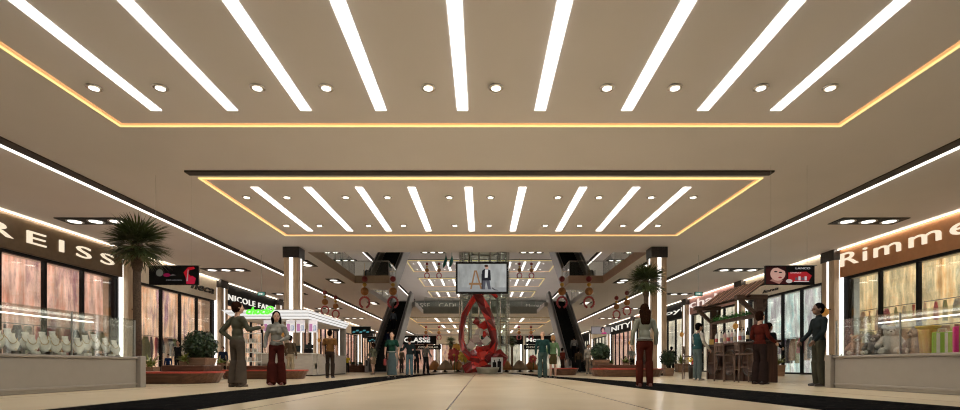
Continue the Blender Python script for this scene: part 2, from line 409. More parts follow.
for k, nm in enumerate(['nearest upper storey panel', 'middle upper storey panel', 'farthest upper storey panel']):
    ceiling_panel([54.8, 66, 77.4][k], HT, nm, True, [('near', 56.4), ('far', 59.8)] if k == 0 else ([('near', 67.6)] if k == 1 else []), M['strip_up'], xs=SX)

# side slots with white light line
for z, ys, ye, nm in ((HC, -1, YB - .2, 'lower'), (HT, 30, YB - .2, 'upper storey')):
    for s, sd in ((-1, 'left'), (1, 'right')):
        t = thing('ceiling_light_slot', 'long black ceiling slot with white light line over the %s walkway, %s ceiling' % (sd, nm), 'linear light', (s * 11.8, 0, z))
        B(-.17, .17, ys, ye, -.03, 0).build('slot', M['slot'], t)
        B(s * .25, s * .30, ys, ye, -.05, 0).build('light_line', M['led_slit'], t)
for s, sd in ((-1, 'left'), (1, 'right')):
    tag(B(s * 16.9, s * 16.94, 12, YB - .2, HC - .06, HC - .02).build('ceiling_light_line', M['led_wall']),
        'thin white light line where the %s shopfronts meet the ceiling' % sd, 'linear light')
    tag(B(s * 16.9, s * 16.96, 26, YB - .2, HT - .06, HT - .02).build('ceiling_light_line', M['led_wall']), 'added thin light line brightening the %s upper storey wall' % sd, 'linear light')  # extra glowing line added to brighten the upper storey

# triple downlights
def triple(loc, label, n=3, rz=0, group='black framed triple downlights', proto={}):
    if n not in proto:
        t = thing('triple_downlight' if n == 3 else 'twin_downlight', label, 'downlight', loc, rz, group)
        wd = .84 * n
        fr = MB(); fr.box(-wd / 2, wd / 2, -.42, .42, -.03, 0); fr.build('housing', M['black'], t)
        for i in range(n):
            x = (i - (n - 1) / 2) * .8
            T = Matrix.Translation((x, 0, 0))
            MB().lathe([(.25, -.03), (.3, -.03), (.29, -.05), (.25, -.045)], 24, T, False).build('bezel', M['metal'], t, True)
            MB().lathe([(.001, -.045), (.22, -.045), (.22, -.031), (.001, -.031)], 24, T).build('lens', M['spot_side'], t)
        proto[n] = t; return t
    return dup(proto[n], loc, rz, label, group)
for s, sd in ((-1, 'left'), (1, 'right')):
    for k, y in enumerate([9.6, 19.1, 28.8, 38.4, 48.1, 57.8]):
        triple((s * 14.75, y, HC), '%s triple downlight from the camera, over the %s walkway' % (ORD[k], sd))
    for k, y in enumerate([27, 32.6, 44]):
        triple((s * 9.35 - .2, y, HC), '%s slanted twin downlight along the %s balcony edge' % (ORD[k], sd), 2, R(90), 'twin downlights at the balcony edge')
    for k, (x, y) in enumerate([(14.9, 54.6), (15.7, 50.8)]):
        triple((s * x, y, HT), '%s triple downlight high over the %s upper gallery' % (['farther', 'nearer'][k], sd))
    triple((s * 5.0, 50.7, HT), 'triple downlight on the upper ceiling just %s of the lift' % sd)
    for q, y_ in enumerate((30, 36, 42)): triple((s * 13.9, y_, HT), '%s unseen triple downlight added over the %s upper gallery, near part' % (ORD[q], sd))  # out-of-view fixtures added for more light in the upper galleries

# ------------------------------------------------------------------ columns
def column(loc, label, group, w_=.66, h=HC, wy=None):
    t = thing('column', label, 'column', loc, 0, group); a = w_ / 2; c = (wy or w_) / 2
    sh = MB(); sh.box(-a, a, -c, c, 0, h - .5); sh.build('shaft', M['pil_wood'], t)
    MB().box(-a - .04, a + .04, -c - .04, c + .04, h - .5, h - .005).build('capital', M['capital'], t)
    MB().box(-a - .03, a + .03, -c - .03, c + .03, 0, .12).build('base', M['capital'], t)
    for sx, sy in ((0, -1), (-1, 0), (1, 0)):
        if sx == 0: b = B(-.085, .085, -c - .02, -c, .12, h - .5)
        else: b = B(sx * a, sx * (a + .02), -.055, .055, .12, h - .5)
        b.build('light_strip', M['led_vert'], t)
    return t
c0 = column((-8.88, 23.6, 0), 'veneered column with a lit strip and black capital rising behind the white kiosk', 'atrium columns', .68)
dup(c0, (8.25, 23.6, 0), label='veneered column with a lit strip and black capital behind the right palm')
pil = None; BDL = [15.0, 24.15, 32.55, 41.7, 50.8, 60.2, 69.4, 78.6]; BDR = [15.0, 24.25, 32.75, 41.5, 50.8, 56.0, 67.0, 78.0]
PN = ['before the nearest shop', 'at the far end of the nearest shop', 'between the second and third shops', 'between the third and fourth shops', 'between the fourth and fifth shops',
      'between the fifth and sixth shops', 'between the sixth and seventh shops', 'between the seventh and last shops']
for s, sd in ((-1, 'left'), (1, 'right')):
    for k, y in enumerate(BDL if s < 0 else BDR):
        if k == 0: continue
        lb = 'lit beige pilaster, %s wall, %s' % (sd, PN[k])
        if pil is None: pil = column((s * 17.1, y, 0), lb, 'pilasters between shopfronts', .66, wy=.86)
        else: dup(pil, (s * 17.1, y, 0), label=lb)
        if k < 6:
            tb = MB(); tb.ell((0, 0, 0), (.17, .17, .2), 14, 9)
            o = thing('wall_lantern', 'orange globe lantern, %s wall, %s' % (sd, PN[k]), 'lantern', (s * 16.5, y - .2, 3.05), 0, 'orange globe lanterns')
            tb.build('globe', mat('orange_globe_%s%d' % (sd, k), (.62, .30, .06), .5, emit=.12), o, True)
            B(min(0, s * .27), max(0, s * .27), -.02, .02, .1, .14).build('bracket', M['dark'], o)
            MB().lathe([(.05, .17), (.06, .2), (.03, .24), (.01, .25)], 10).build('cap', M['dark'], o)

# ------------------------------------------------------------------ shopfronts
PAL = {
 'rose': [(.28, .07, .06), (.85, .34, .22), (.95, .58, .44), (.42, .18, .20), (1.0, .78, .66)],
 'peach': [(.42, .14, .07), (.95, .46, .24), (1.0, .66, .44), (.40, .19, .24), (1.0, .84, .70)],
 'gold': [(.38, .16, .05), (.92, .52, .20), (1.0, .74, .40), (.55, .45, .25), (1.0, .90, .70)],
 'teal': [(.16, .26, .26), (.48, .78, .76), (.90, .97, .88), (.50, .44, .46), (.80, .84, .74)],
 'ivory': [(.30, .20, .14), (.88, .74, .52), (1.0, .92, .74), (.42, .38, .28), (1.0, .97, .86)],
}
win_no = [0]
GCOL = [(.5, .09, .07), (.75, .70, .62), (.12, .11, .14), (.55, .33, .22), (.30, .22, .36), (.72, .5, .4), (.2, .3, .34), (.62, .16, .22), (.8, .76, .7), (.35, .38, .22)]
GM = [mat('garment_cloth_%d' % i, c, .85, var=.12, scale=14) for i, c in enumerate(GCOL)]
def garment_mesh(L, wd, seed):
    rnd = random.Random(seed); mb = MB(); n = 10; rows = 6; vs = []; fs = []
    for r in range(rows + 1):
        t = r / rows
        hw = wd * (.55 + .45 * min(1, t * 3)) * (1 + .15 * t); th = .05 + .02 * math.sin(t * 7 + seed)
        for i in range(2 * n):
            a = 2 * PI * i / (2 * n)
            vs.append((th * math.sin(a) * (1 + .3 * math.sin(a * 5 + seed)), hw * math.cos(a), -L * t))
    for r in range(rows):
        for i in range(2 * n): j = (i + 1) % (2 * n); k = 2 * n; fs.append((r * k + i, r * k + j, r * k + k + j, r * k + k + i))
    fs.append(tuple(range(2 * n))); fs.append(tuple(range(rows * 2 * n, (rows + 1) * 2 * n))[::-1])
    mb.add(vs, fs); return mb
GML = [garment_mesh([1.25, 1.0, 1.4, .85, 1.15, 1.5][i], [.2, .22, .18, .24, .2, .19][i], i).mesh('garment', GM[0], True) for i in range(6)]
SIDE = {-1: 'left', 1: 'right'}
GDESC = ['dark red', 'cream', 'near-black', 'rust brown', 'plum', 'salmon pink', 'slate blue', 'crimson', 'ivory', 'olive']
def shopfront(s, y0, y1, nm, palette, fas_m, k=1.0, bays=4, rail=False, h_sign=4.65, detail=True, dep=.45):
    x = s * XW; sd = SIDE[s]; win_no[0] += 1; n = win_no[0]; ya, yb = y0 + .42, y1 - .42
    # frame and mullions
    fb = MB(); t = .07
    fb.box(x - t, x + t, ya, yb, h_sign - .12, h_sign); fb.box(x - t, x + t, ya, yb, 0, .1)
    for i in range(bays + 1):
        yy = ya + .45 + (yb - ya - .9) * i / bays
        fb.box(x - t, x + t, yy - .06, yy + .06, .1, h_sign - .12)
    fb.box(x - t, x + t, ya - .1, ya + .34, .1, h_sign - .12); fb.box(x - t, x + t, yb - .34, yb + .1, .1, h_sign - .12)
    f = struct('window_%d' % n, fb, M['black'])
    B(x - .012, x + .012, ya, yb, .1, h_sign - .12).build('glass', M['glass_win'], f)
    for q, yy in enumerate((ya + .17, yb - .17)):
        B(x - s * .1 - .05, x - s * .1 + .05, yy - .05, yy + .05, .05, h_sign - .02).build('light_bar', M['led_vert'], f)
    # display wall, floor-to-fascia
    if rail: dep = .85
    bx = x + s * dep
    pal = PAL[palette]
    dm = display_mat('display_print_%d' % n, pal, 1.0 * k, (0, random.uniform(1.1, 1.7), random.uniform(.25, .45)))
    tag(B(bx, bx + s * .05, ya, yb, .02, h_sign).build('display_wall', dm), 'backlit %s printed display wall inside %s' % ({'rose': 'rose pink', 'peach': 'peach', 'gold': 'golden', 'teal': 'pale teal', 'ivory': 'ivory'}[palette], nm), 'display wall')
    struct('wall_shop_%d' % n, MB().box(x + s * .1, bx, y0 - .05, y0 + .05, 0, HC).box(x + s * .1, bx, y1 - .05, y1 + .05, 0, HC).box(x + s * .1, bx, y0, y1, h_sign, h_sign + .1), M['white_wall'])
    B(x + s * .19 - .04, x + s * .19 + .04, ya + .3, yb - .3, h_sign - .05, h_sign - .02).build('light_tube', M['led'], f)  # added tube, hidden behind the header, to brighten the garments inside
    # fascia sign board
    t = thing('shop_sign', 'sign board over %s' % nm, 'shop sign', (0, 0, 0), 0, None)
    B(x - s * .12, x + s * .15, y0 + .3, y1 - .3, h_sign, HC - .003).build('panel', fas_m, t)
    if rail:
        r = thing('clothes_rail', 'steel clothes rail inside %s' % nm, 'clothes rail', (x + s * .42, ya, 0), 0, 'clothes rails')
        L_ = yb - ya - 1.2
        MB().tube([(0, .6, 2.05), (0, .6 + L_, 2.05)], .02).build('bar', M['chrome'], r, True)
        for q in range(3): MB().tube([(0, .6 + L_ * q / 2, 0), (0, .6 + L_ * q / 2, 2.05)], .018).build('post', M['chrome'], r, True)
        if rail > 1: MB().tube([(0, .6, 3.0), (0, .6 + L_, 3.0)], .02).build('bar', M['chrome'], r, True)
        cnt = 0
        for lvl in range(rail):
            ng = 16 if detail else 8
            for g in range(ng):
                yy = ya + .75 + (L_ - .3) * g / (ng - 1) + random.uniform(-.06, .06)
                ci = random.randrange(10); me = GML[random.randrange(6)]
                o = bpy.data.objects.new('hanging_garment', me); C.objects.link(o)
                o.location = (x + s * .42, yy, 2.0 + lvl * .95); k_ = .62 if lvl else 1; o.scale = (k_, k_, k_); o.rotation_euler = (0, 0, R(random.uniform(35, 85)) * random.choice((-1, 1)))
                o.material_slots[0].link = 'OBJECT'; o.material_slots[0].material = GM[ci]
                tag(o, '%s garment, %s along the %s rail in %s' % (GDESC[ci], ORD[g], ['lower', 'upper'][lvl], nm), 'garment', 'garments hanging in %s' % nm)
    return t
Fm = {}
Fm['reiss'] = mat('fascia_bronze', (.13, .085, .045), .32, metal=.4, var=.1)
Fm['rim'] = mat('fascia_copper', (.42, .19, .075), .4, metal=.2, var=.06)
Fm['cream'] = mat('fascia_cream', (.78, .70, .58), .5)
Fm['pink'] = mat('fascia_pink', (.5, .27, .25), .5)
Fm['black'] = mat('fascia_black', (.006, .006, .006), .6, spec=.1)
Fm['brown'] = mat('fascia_brown', (.20, .12, .08), .5)
LL = lambda n, c, k: mat(n, (.1, .1, .1), .6, emit=k, ecol=c, var=.02, spec=.1)
LT = LL('letter_lit', (1, .84, .62), .95); LW = LL('letter_white', (1, .95, .86), .85); LP = LL('letter_pink', (1, .86, .78), .9)
LB = mat('letter_black', (.02, .015, .012), .5)
NM = {-1: ['the nearest left shop', 'the second shop on the left', 'the third shop on the left', 'the fourth shop on the left', 'the fifth shop on the left', 'the sixth shop on the left', 'the seventh shop on the left', 'the last shop on the left'],
      1: ['the nearest right shop', 'the second shop on the right', 'the third shop on the right', 'the fourth shop on the right', 'the fifth shop on the right', 'the sixth shop on the right', 'the seventh shop on the right', 'the last shop on the right']}
def letters(t, s, word, ya, yb, z0, z1, m, shear=0, name='lettering', bold=0, space=1):
    x = s * (XW - .15)
    if s < 0: o = text(name, word, m, None, (x, ya, z0), (0, 1, 0), (0, 0, 1), yb - ya, z1 - z0, .06, shear, bold, space)
    else: o = text(name, word, m, None, (x, yb, z0), (0, -1, 0), (0, 0, 1), yb - ya, z1 - z0, .06, shear, bold, space)
    me = o.data; par = list(range(len(me.vertices)))
    def fd(i):
        while par[i] != i: par[i] = par[par[i]]; i = par[i]
        return i
    for p in me.polygons:
        for v in p.vertices[1:]: par[fd(v)] = fd(p.vertices[0])
    cl = {}
    for v in me.vertices: cl.setdefault(fd(v.index), []).append(v.index)
    iv = sorted([[min(me.vertices[i].co.y for i in c), max(me.vertices[i].co.y for i in c), set(c)] for c in cl.values()], key=lambda q: q[0])
    out = []
    for q in iv:
        if out and q[0] < out[-1][1] - .25 * (q[1] - q[0]): out[-1][1] = max(out[-1][1], q[1]); out[-1][2] |= q[2]
        else: out.append(q)
    for _, _, vs_ in out:
        ix = {v: k for k, v in enumerate(sorted(vs_))}
        mb = MB(); mb.add([me.vertices[v].co[:] for v in sorted(vs_)], [tuple(ix[v] for v in p.vertices) for p in me.polygons if p.vertices[0] in vs_])
        mb.build('letter', m, t)
    bpy.data.objects.remove(o)
bnd = BDL + [87.6]
# left
t = shopfront(-1, bnd[0], bnd[1], NM[-1][0], 'rose', Fm['reiss'], 1.0, rail=1); t['label'] = 'dark bronze sign board reading REISS over the nearest left shop'; letters(t, -1, 'REISS', 17.05, 23.1, 5.06, 5.54, LT, space=1.4)
t = shopfront(-1, bnd[1], bnd[2], NM[-1][1], 'peach', Fm['cream'], 1.0, rail=1); t['label'] = 'cream sign board with black script between the bronze and black signs on the left'; letters(t, -1, 'neca', 29.2, 31.7, 5.0, 5.32, LB, .3, bold=.02)
t = shopfront(-1, bnd[2], bnd[3], NM[-1][2], 'peach', Fm['black'], 1.0, rail=0); t['label'] = 'black sign board reading NICOLE FARHI in white letters'; letters(t, -1, 'NICOLE FARHI', 33.5, 41.0, 4.88, 5.28, LW, bold=0, space=1.15)
for i, (fm, p) in enumerate([('brown', 'rose'), ('black', 'peach'), ('cream', 'rose'), ('black', 'peach'), ('brown', 'ivory')]):
    t = shopfront(-1, bnd[3 + i], bnd[4 + i], NM[-1][3 + i], p, Fm[fm], 1.0, bays=5, rail=0); t['label'] = '%s sign board over %s' % ({'brown': 'brown', 'black': 'plain black', 'cream': 'cream'}[fm], NM[-1][3 + i])
# right
bnd = BDR + [87.6]
t = shopfront(1, bnd[0], bnd[1], NM[1][0], 'gold', Fm['rim'], 1.0, rail=2); t['label'] = 'copper brown sign board reading Rimmel over the nearest right shop'; letters(t, 1, 'Rimmel', 16.75, 23.7, 5.13, 5.75, LT, space=1.15)
t = shopfront(1, bnd[1], bnd[2], NM[1][1], 'teal', Fm['cream'], .95, rail=1); t['label'] = 'cream sign board with small black script behind the hanging advertising banner'; letters(t, 1, 'lena', 28.7, 30.3, 4.84, 5.02, LB, .3)
t = shopfront(1, bnd[2], bnd[3], NM[1][2], 'ivory', Fm['pink'], .9, rail=0); t['label'] = 'pink sign board reading chak behind the wooden bar roof'; letters(t, 1, 'chak', 35.2, 40.9, 5.15, 5.75, LP, bold=0)
t = shopfront(1, bnd[3], bnd[4], NM[1][3], 'ivory', Fm['black'], .9, rail=0); t['label'] = 'black sign board reading oyl right of the atrium column'; letters(t, 1, 'oyl', 42.3, 46.4, 5.0, 5.45, LW)
t = shopfront(1, bnd[4], bnd[5], NM[1][4], 'ivory', Fm['brown'], .9, 5, 0); t['label'] = 'brown sign board with pale letters left of the red-trousered woman'; letters(t, 1, 'KIO', 51.6, 54.9, 5.0, 5.5, LP)
t = shopfront(1, bnd[5], bnd[6], NM[1][5], 'rose', Fm['black'], .9, 5, 0); t['label'] = 'black sign board reading NITY on the far right wall'; letters(t, 1, 'NITY', 57.2, 65.6, 4.95, 5.55, LW)
t = shopfront(1, bnd[6], bnd[7], NM[1][6], 'ivory', Fm['cream'], .9, 5, 0); t['label'] = 'cream sign board behind the small portrait banner'
t = shopfront(1, bnd[7], bnd[8], NM[1][7], 'ivory', Fm['black'], .9, 5, 0); t['label'] = 'plain black sign board at the far end of the right wall'
# back wall shops, two storeys
def back_shop(x0, x1, z0, palette, word, label, sign_h=(4.35, 5.75), dim=1, up=False):
    win_no[0] += 1; n = win_no[0]; y = YB; zt = z0 + sign_h[0]
    fb = MB(); fb.box(x0, x1, y - .06, y + .06, zt - .12, zt)
    nb = max(2, round((x1 - x0) / 1.7))
    for i in range(nb + 1): xx = x0 + .1 + (x1 - x0 - .2) * i / nb; fb.box(xx - .06, xx + .06, y - .06, y + .06, z0, zt)
    f = struct('window_%d' % n, fb, M['black'])
    B(x0, x1, y - .01, y + .01, z0 + .05, zt).build('glass', M['glass_win'], f)
    for xx in (x0 + .35, x1 - .35): B(xx - .12, xx + .12, y - .15, y - .1, z0, zt - .1).build('light_bar', M['led_vert'], f)
    dm = display_mat('display_print_%d' % n, PAL[palette], .6 * dim, (2.2, 0, .4))
    tag(B(x0, x1, y + 1.3, y + 1.35, z0, zt).build('display_wall', dm), 'backlit %s display wall inside %s' % (palette, label), 'display wall')
    t = thing('shop_sign', 'sign board over %s' % label, 'shop sign', (0, 0, 0))
    B(x0, x1, y - .15, y + .15, zt, z0 + sign_h[1]).build('panel', Fm['black'] if not up else M['grey_wall'], t)
    if word: text('lettering', word, LW if not up else mat('grey_letter', (.5, .48, .42), .5), t, (x0 + (x1 - x0) * .3, y - .22, zt + .32), (1, 0, 0), (0, 0, 1), (x1 - x0) * .62, sign_h[1] - sign_h[0] - .65, .1, 0, .01)
    struct('wall_pier_%d' % n, B(x0 - .4, x0, y - .25, y + 1.4, z0, z0 + 5.9), M['white_wall'])
    return t
t = back_shop(-16.6, -8.0, 0, 'rose', None, 'the lower back shop behind the left escalator'); t['label'] = 'black sign board reading CLASSE on the lower back wall'
text('lettering', 'CLASSE', LW, t, (ux(404, 87.7), YB - .22, 4.6), (1, 0, 0), (0, 0, 1), ux(430, 87.7) - ux(404, 87.7), .85, .1, 0, .02)
t = back_shop(-7.6, -.6, 0, 'peach', None, 'the lower back shop left of the lift'); t.children[0].data.materials[0] = Fm['cream']; t['label'] = 'cream sign board on the lower back wall left of the lift'
t = back_shop(-.2, 7.2, 0, 'ivory', None, 'the lower back shop right of the lift'); t['label'] = 'plain black sign board on the lower back wall right of the lift'
t = back_shop(7.6, 16.6, 0, 'ivory', None, 'the lower back shop behind the right escalator'); t['label'] = 'black sign board reading Mona on the lower back wall'
text('lettering', 'Mona', LW, t, (7.8, YB - .22, 4.7), (1, 0, 0), (0, 0, 1), 3.2, .7, .1, 0, .02)
t = back_shop(-14.5, -.6, H2, 'rose', None, 'the upper back shop left of the lift', (3.9, 5.5), .25, True); t['label'] = 'grey sign board reading CLASSE and CADI on the upper storey'
GL = mat('grey_letter', (.75, .72, .64), .5, emit=.12)
text('lettering', 'ASSE', GL, t, (ux(415, 87.7), YB - .22, 10.75), (1, 0, 0), (0, 0, 1), 2.6, .75, .1)
text('lettering', 'CADI', GL, t, (ux(439, 87.7), YB - .22, 10.75), (1, 0, 0), (0, 0, 1), 2.9, .75, .1)
t = back_shop(-.2, 13.6, H2, 'ivory', None, 'the upper back shop right of the lift', (3.9, 5.5), .25, True); t['label'] = 'grey sign board with small pale letters on the upper storey right of the lift'
text('lettering', 'Monana', GL, t, (ux(526, 87.7), YB - .22, 10.85), (1, 0, 0), (0, 0, 1), 3.4, .5, .1)
for y_, x0, x1, lb, wd in ((80, ux(415, 80), ux(441, 80), 'black hanging board below the CLASSE sign', 'IDDISIOULAR'), (80, ux(524, 80), ux(546, 80), 'black hanging board behind the walking couple', 'ooooo')):
    t = thing('hanging_sign', lb, 'sign', ((x0 + x1) / 2, y_, hz(349.5, 80)))
    hw = (x1 - x0) / 2
    MB().box(-hw, hw, -.06, .06, 0, .75).build('board', Fm['black'], t)
    for q in (-1, 1): MB().tube([(q * hw * .8, 0, .75), (q * hw * .8, 0, HC - hz(349.5, 80))], .02, 6).build('cable', M['metal'], t)
    text('lettering', wd, GL, t, (-hw * .8, -.09, .22), (1, 0, 0), (0, 0, 1), hw * 1.6, .3, .03)

# ------------------------------------------------------------------ balustrades on the upper storey
def rail(pts, label, z=H2 + .08):
    t = thing('glass_balustrade', label, 'balustrade', (pts[0][0], pts[0][1], z)); o = Vector((pts[0][0], pts[0][1], 0))
    P = [Vector((p[0], p[1], 0)) - o for p in pts]
    MB().tube([p + Vector((0, 0, 1.0)) for p in P], .025, 8).build('handrail', M['chrome'], t, True)
    for a, b in zip(P, P[1:]):
        d = b - a; n = max(1, round(d.length / 1.5)); u = d.normalized(); w_ = u.cross(Vector((0, 0, 1))) * .01
        for i in range(n):
            p = a + d * (i / n) + u * .04; q = a + d * ((i + 1) / n) - u * .04
            MB().add([p - w_, q - w_, q + w_, p + w_] + [v + Vector((0, 0, .96)) for v in (p - w_, q - w_, q + w_, p + w_)],
                     [(0, 3, 2, 1), (4, 5, 6, 7), (0, 1, 5, 4), (1, 2, 6, 5), (2, 3, 7, 6), (3, 0, 4, 7)]).build('glass_panel', M['glass'], t)
        for i in range(n + 1):
            p = a + d * (i / n); MB().tube([p, p + Vector((0, 0, 1.0))], .018, 6).build('post', M['metal'], t)
rail([(-8.52, 24.6), (-8.52, 33.5), (-6.25, 33.5), (-6.25, 36.3)], 'glass balustrade along the left balcony and its landing')
rail([(8.12, 24.6), (8.12, 33.5), (5.85, 33.5), (5.85, 36.3)], 'glass balustrade along the right balcony and its landing')
rail([(-8.7, 36.6), (-8.7, 46.4)], 'glass balustrade beside the left stairwell opening')
rail([(8.3, 36.6), (8.3, 46.4)], 'glass balustrade beside the right stairwell opening')
rail([(-6.1, 53.05), (5.7, 53.05)], 'glass balustrade across the back of the atrium', H2 + .3)

# ------------------------------------------------------------------ escalators
def escalator(x0, x1, ys, ye, z0, z1, label):
    t = thing('escalator', label, 'escalator', ((x0 + x1) / 2, ys, z0)); hw = (x1 - x0) / 2; L_ = ye - ys; H_ = z1 - z0
    fl = 1.2   # flat landing at each end
    slope = H_
    def zc(y):
        if y < 0: return 0
        if y > L_: return H_
        return H_ * y / L_
    for sx in (-1, 1):
        a = sx * hw; b = sx * (hw - .26)
        # cladding: side truss panel
        prof_top = [(-fl, .35), (-fl + .1, .75), (-fl + .35, .88), (-.1, .92), (L_ - .1, H_ + .92), (L_ + fl - .3, H_ + .9), (L_ + fl, H_ + .7)]
        prof_bot = [(L_ + fl, H_ - .3), (L_ + .1, H_ - .55), (.9, 0), (-fl, 0)]
        pr = prof_top + prof_bot
        mb = MB(); n = len(pr)
        vs = [(a, p[0], p[1]) for p in pr] + [(b, p[0], p[1]) for p in pr]
        fs = [tuple(range(n)), tuple(range(2 * n - 1, n - 1, -1))] + [(i, n + i, n + (i + 1) % n, (i + 1) % n) for i in range(n)]
        mb.add(vs, fs); mb.build('side_panel', M['esc_side'], t)
        xm = (a + b) / 2
        MB().tube([(xm, -fl - .02, .45), (xm, -fl + .06, .82), (xm, -fl + .35, .95), (xm, 0, .98), (xm, L_, H_ + .98), (xm, L_ + fl - .3, H_ + .96), (xm, L_ + fl + .02, H_ + .75)], .055, 8).build('handrail', M['rubber'], t, True)
        tt = MB()
        tt.tube([(b - sx * .012, 0, .18), (b - sx * .012, L_, H_ + .18)], .018, 6)
        tt.build('skirt_light', M['metal'], t)
    iw = hw - .27
    ns = max(8, int(L_ / .4)); st = MB()
    for i in range(ns):
        y = L_ * i / ns; dy = L_ / ns; dz = H_ / ns
        st.box(-iw, iw, y, y + dy * 1.05, dz * i - .12, dz * (i + 1) - .005)
        for g in range(12): gx = -iw + .04 + (2 * iw - .08) * g / 11; st.box(gx - .012, gx + .012, y - .012, y, dz * i, dz * (i + 1) - .01)
    st.build('steps', M['esc_dark'], t)
    MB().box(-iw, iw, -fl, 0, -.0, .03).build('comb_plate', M['metal'], t)
    MB().box(-iw, iw, L_, L_ + fl, H_ - .2, H_).build('comb_plate', M['metal'], t)
    MB().add([(-iw, .9, .0), (iw, .9, 0), (iw, L_ + .1, H_ - .5), (-iw, L_ + .1, H_ - .5), (-iw, .9, .05), (iw, .9, .05), (iw, L_ + .1, H_ - .4), (-iw, L_ + .1, H_ - .4)],
             [(0, 3, 2, 1), (4, 5, 6, 7), (0, 1, 5, 4), (1, 2, 6, 5), (2, 3, 7, 6), (3, 0, 4, 7)]).build('underside', M['esc_side'], t)
    return t
escalator(-8.3, -6.5, 36.6, 46.5, 0.005, H2, 'left lower escalator rising from the hall floor')
escalator(6.1, 7.9, 36.6, 46.5, 0.005, H2, 'right lower escalator rising from the hall floor')
escalator(-8.45, -6.35, 36.9, 46.2, H2 + .005, HT + .3, 'left upper escalator climbing above the balcony landing')
escalator(5.95, 8.05, 36.9, 46.2, H2 + .005, HT + .3, 'right upper escalator climbing above the balcony landing')

# ------------------------------------------------------------------ lift, screen, sculpture
t = thing('glass_lift', 'round glass lift shaft with green tinted panes behind the red sculpture', 'lift', (.2, 42, 0)); r_ = 2.0
MB().lathe([(r_, .1), (r_, HT - .03), (r_ - .03, HT - .03), (r_ - .03, .1)], 28).build('glass_shell', M['glass_green'], t)
for i in range(14):
    a = 2 * PI * i / 14; x, y = (r_ + .06) * math.cos(a), (r_ + .06) * math.sin(a)
    MB().tube([(x, y, 0), (x, y, HT - .03)], .045, 8).build('mullion', M['chrome'], t, True)
for z in (.1, 2.2, 4.3, 6.2, 8.2, 10.2, 11.9):
    MB().tube([((r_ + .05) * math.cos(2 * PI * i / 36), (r_ + .05) * math.sin(2 * PI * i / 36), z) for i in range(36)], .06, 8, True).build('ring', M['metal'], t, True)
MB().lathe([(1.5, 6.4), (1.6, 6.5), (1.6, 8.7), (1.3, 8.9)], 20).build('lift_car', M['glass_green'], t)
for a in range(4): MB().tube([(1.2 * math.cos(a * PI / 2 + .4), 1.2 * math.sin(a * PI / 2 + .4), 0), (1.2 * math.cos(a * PI / 2 + .4), 1.2 * math.sin(a * PI / 2 + .4), 12)], .07, 8).build('guide_rail', M['metal'], t)
MB().lathe([(2.1, 0), (2.15, .05), (2.15, .25), (2.05, .3)], 28).build('plinth_ring', M['metal'], t)

def flat(pts, name, m, parent, y=-.03, z=0):
    mb = MB(); vs = [(p[0], y, p[1]) for p in pts]; mb.add(vs, [tuple(range(len(vs)))]); return mb.build(name, m, parent)
def blob(cx, cz, rx, rz, n=16): return [(cx + rx * math.cos(-2 * PI * i / n), cz + rz * math.sin(-2 * PI * i / n)) for i in range(n)]
E = lambda n, c, k=.8: mat('screen_' + n, [v * .12 for v in c], .6, emit=k, ecol=c, var=.02, spec=.1)
YT = 24.2; zb = hz(293.5, YT); zt = hz(262, YT)
t = thing('hanging_screen', 'large black framed screen showing a man in a black suit, hung over the sculpture', 'screen', (0, YT, zb)); hw = 1.27; h = zt - zb
fr = MB(); fr.box(-hw, hw, 0, .12, 0, .09).box(-hw, hw, 0, .12, h - .09, h).box(-hw, -hw + .09, 0, .12, .09, h - .09).box(hw - .09, hw, 0, .12, .09, h - .09).box(-hw, hw, .06, .16, 0, h)
fr.build('bezel', M['black'], t)
B(-hw + .09, hw - .09, .02, .06, .09, h - .09).build('display', display_mat('screen_grey', [(.22, .235, .23), (.36, .375, .37), (.44, .46, .45)], .95, (.5, 0, .4)), t)
flat([(-1.18, .1), (1.18, .1), (1.18, .3), (-1.18, .3)], 'pictured_floor', E('floor', (.30, .31, .31)), t, .015)
flat([(-.42, .22), (-.36, .22), (-.2, 1.12), (-.26, 1.12)], 'pictured_easel', E('easel', (.28, .15, .07)), t, .012)
flat([(-.02, .22), (.04, .22), (-.16, 1.12), (-.22, 1.12)], 'pictured_easel', E('easel', (.28, .15, .07)), t, .012)
flat([(-.46, .42), (.06, .42), (.06, .52), (-.46, .52)], 'pictured_easel', E('easel', (.28, .15, .07)), t, .011)
flat([(.02, .2), (.16, .2), (.12, .95), (.02, .95)], 'pictured_chair', E('chair', (.05, .045, .05)), t, .010)
flat([(.22, .2), (.3, .2), (.34, .62), (.42, .2), (.52, .2), (.46, .75), (.24, .75)], 'pictured_trousers', E('trousers', (.09, .09, .11)), t, .009)
flat([(.2, .62), (.52, .62), (.5, 1.1), (.4, 1.16), (.28, 1.16), (.2, 1.08)], 'pictured_jacket', E('jacket', (.015, .015, .02)), t, .008)
flat([(.3, .75), (.4, .75), (.42, 1.14), (.31, 1.14)], 'pictured_shirt', E('shirt', (.75, .75, .75)), t, .007)
flat(blob(.37, 1.25, .065, .09), 'pictured_face', E('face', (.55, .32, .24)), t, .006)
flat(blob(.35, 1.31, .07, .06), 'pictured_hair', E('hair', (.06, .03, .02)), t, .005)
flat([(.5, .3), (.62, .2), (.78, .17), (.78, .15), (.6, .16), (.48, .25)], 'pictured_cloth', E('cloth', (.05, .05, .06)), t, .010)
for ch in t.children:
    if ch.name.split('.')[0] in ('pictured_trousers', 'pictured_jacket', 'pictured_shirt', 'pictured_face', 'pictured_hair'): ch.scale = (1.35, 1, 1.02); ch.location.x -= .27
    elif ch.name.split('.')[0] in ('pictured_easel', 'pictured_chair'): ch.scale = (1.25, 1, 1); ch.location.x += -.05
for x in (-.9, .9): MB().tube([(x, .1, h), (x, .1, HC - zb)], .018, 8).build('rod', M['metal'], t)

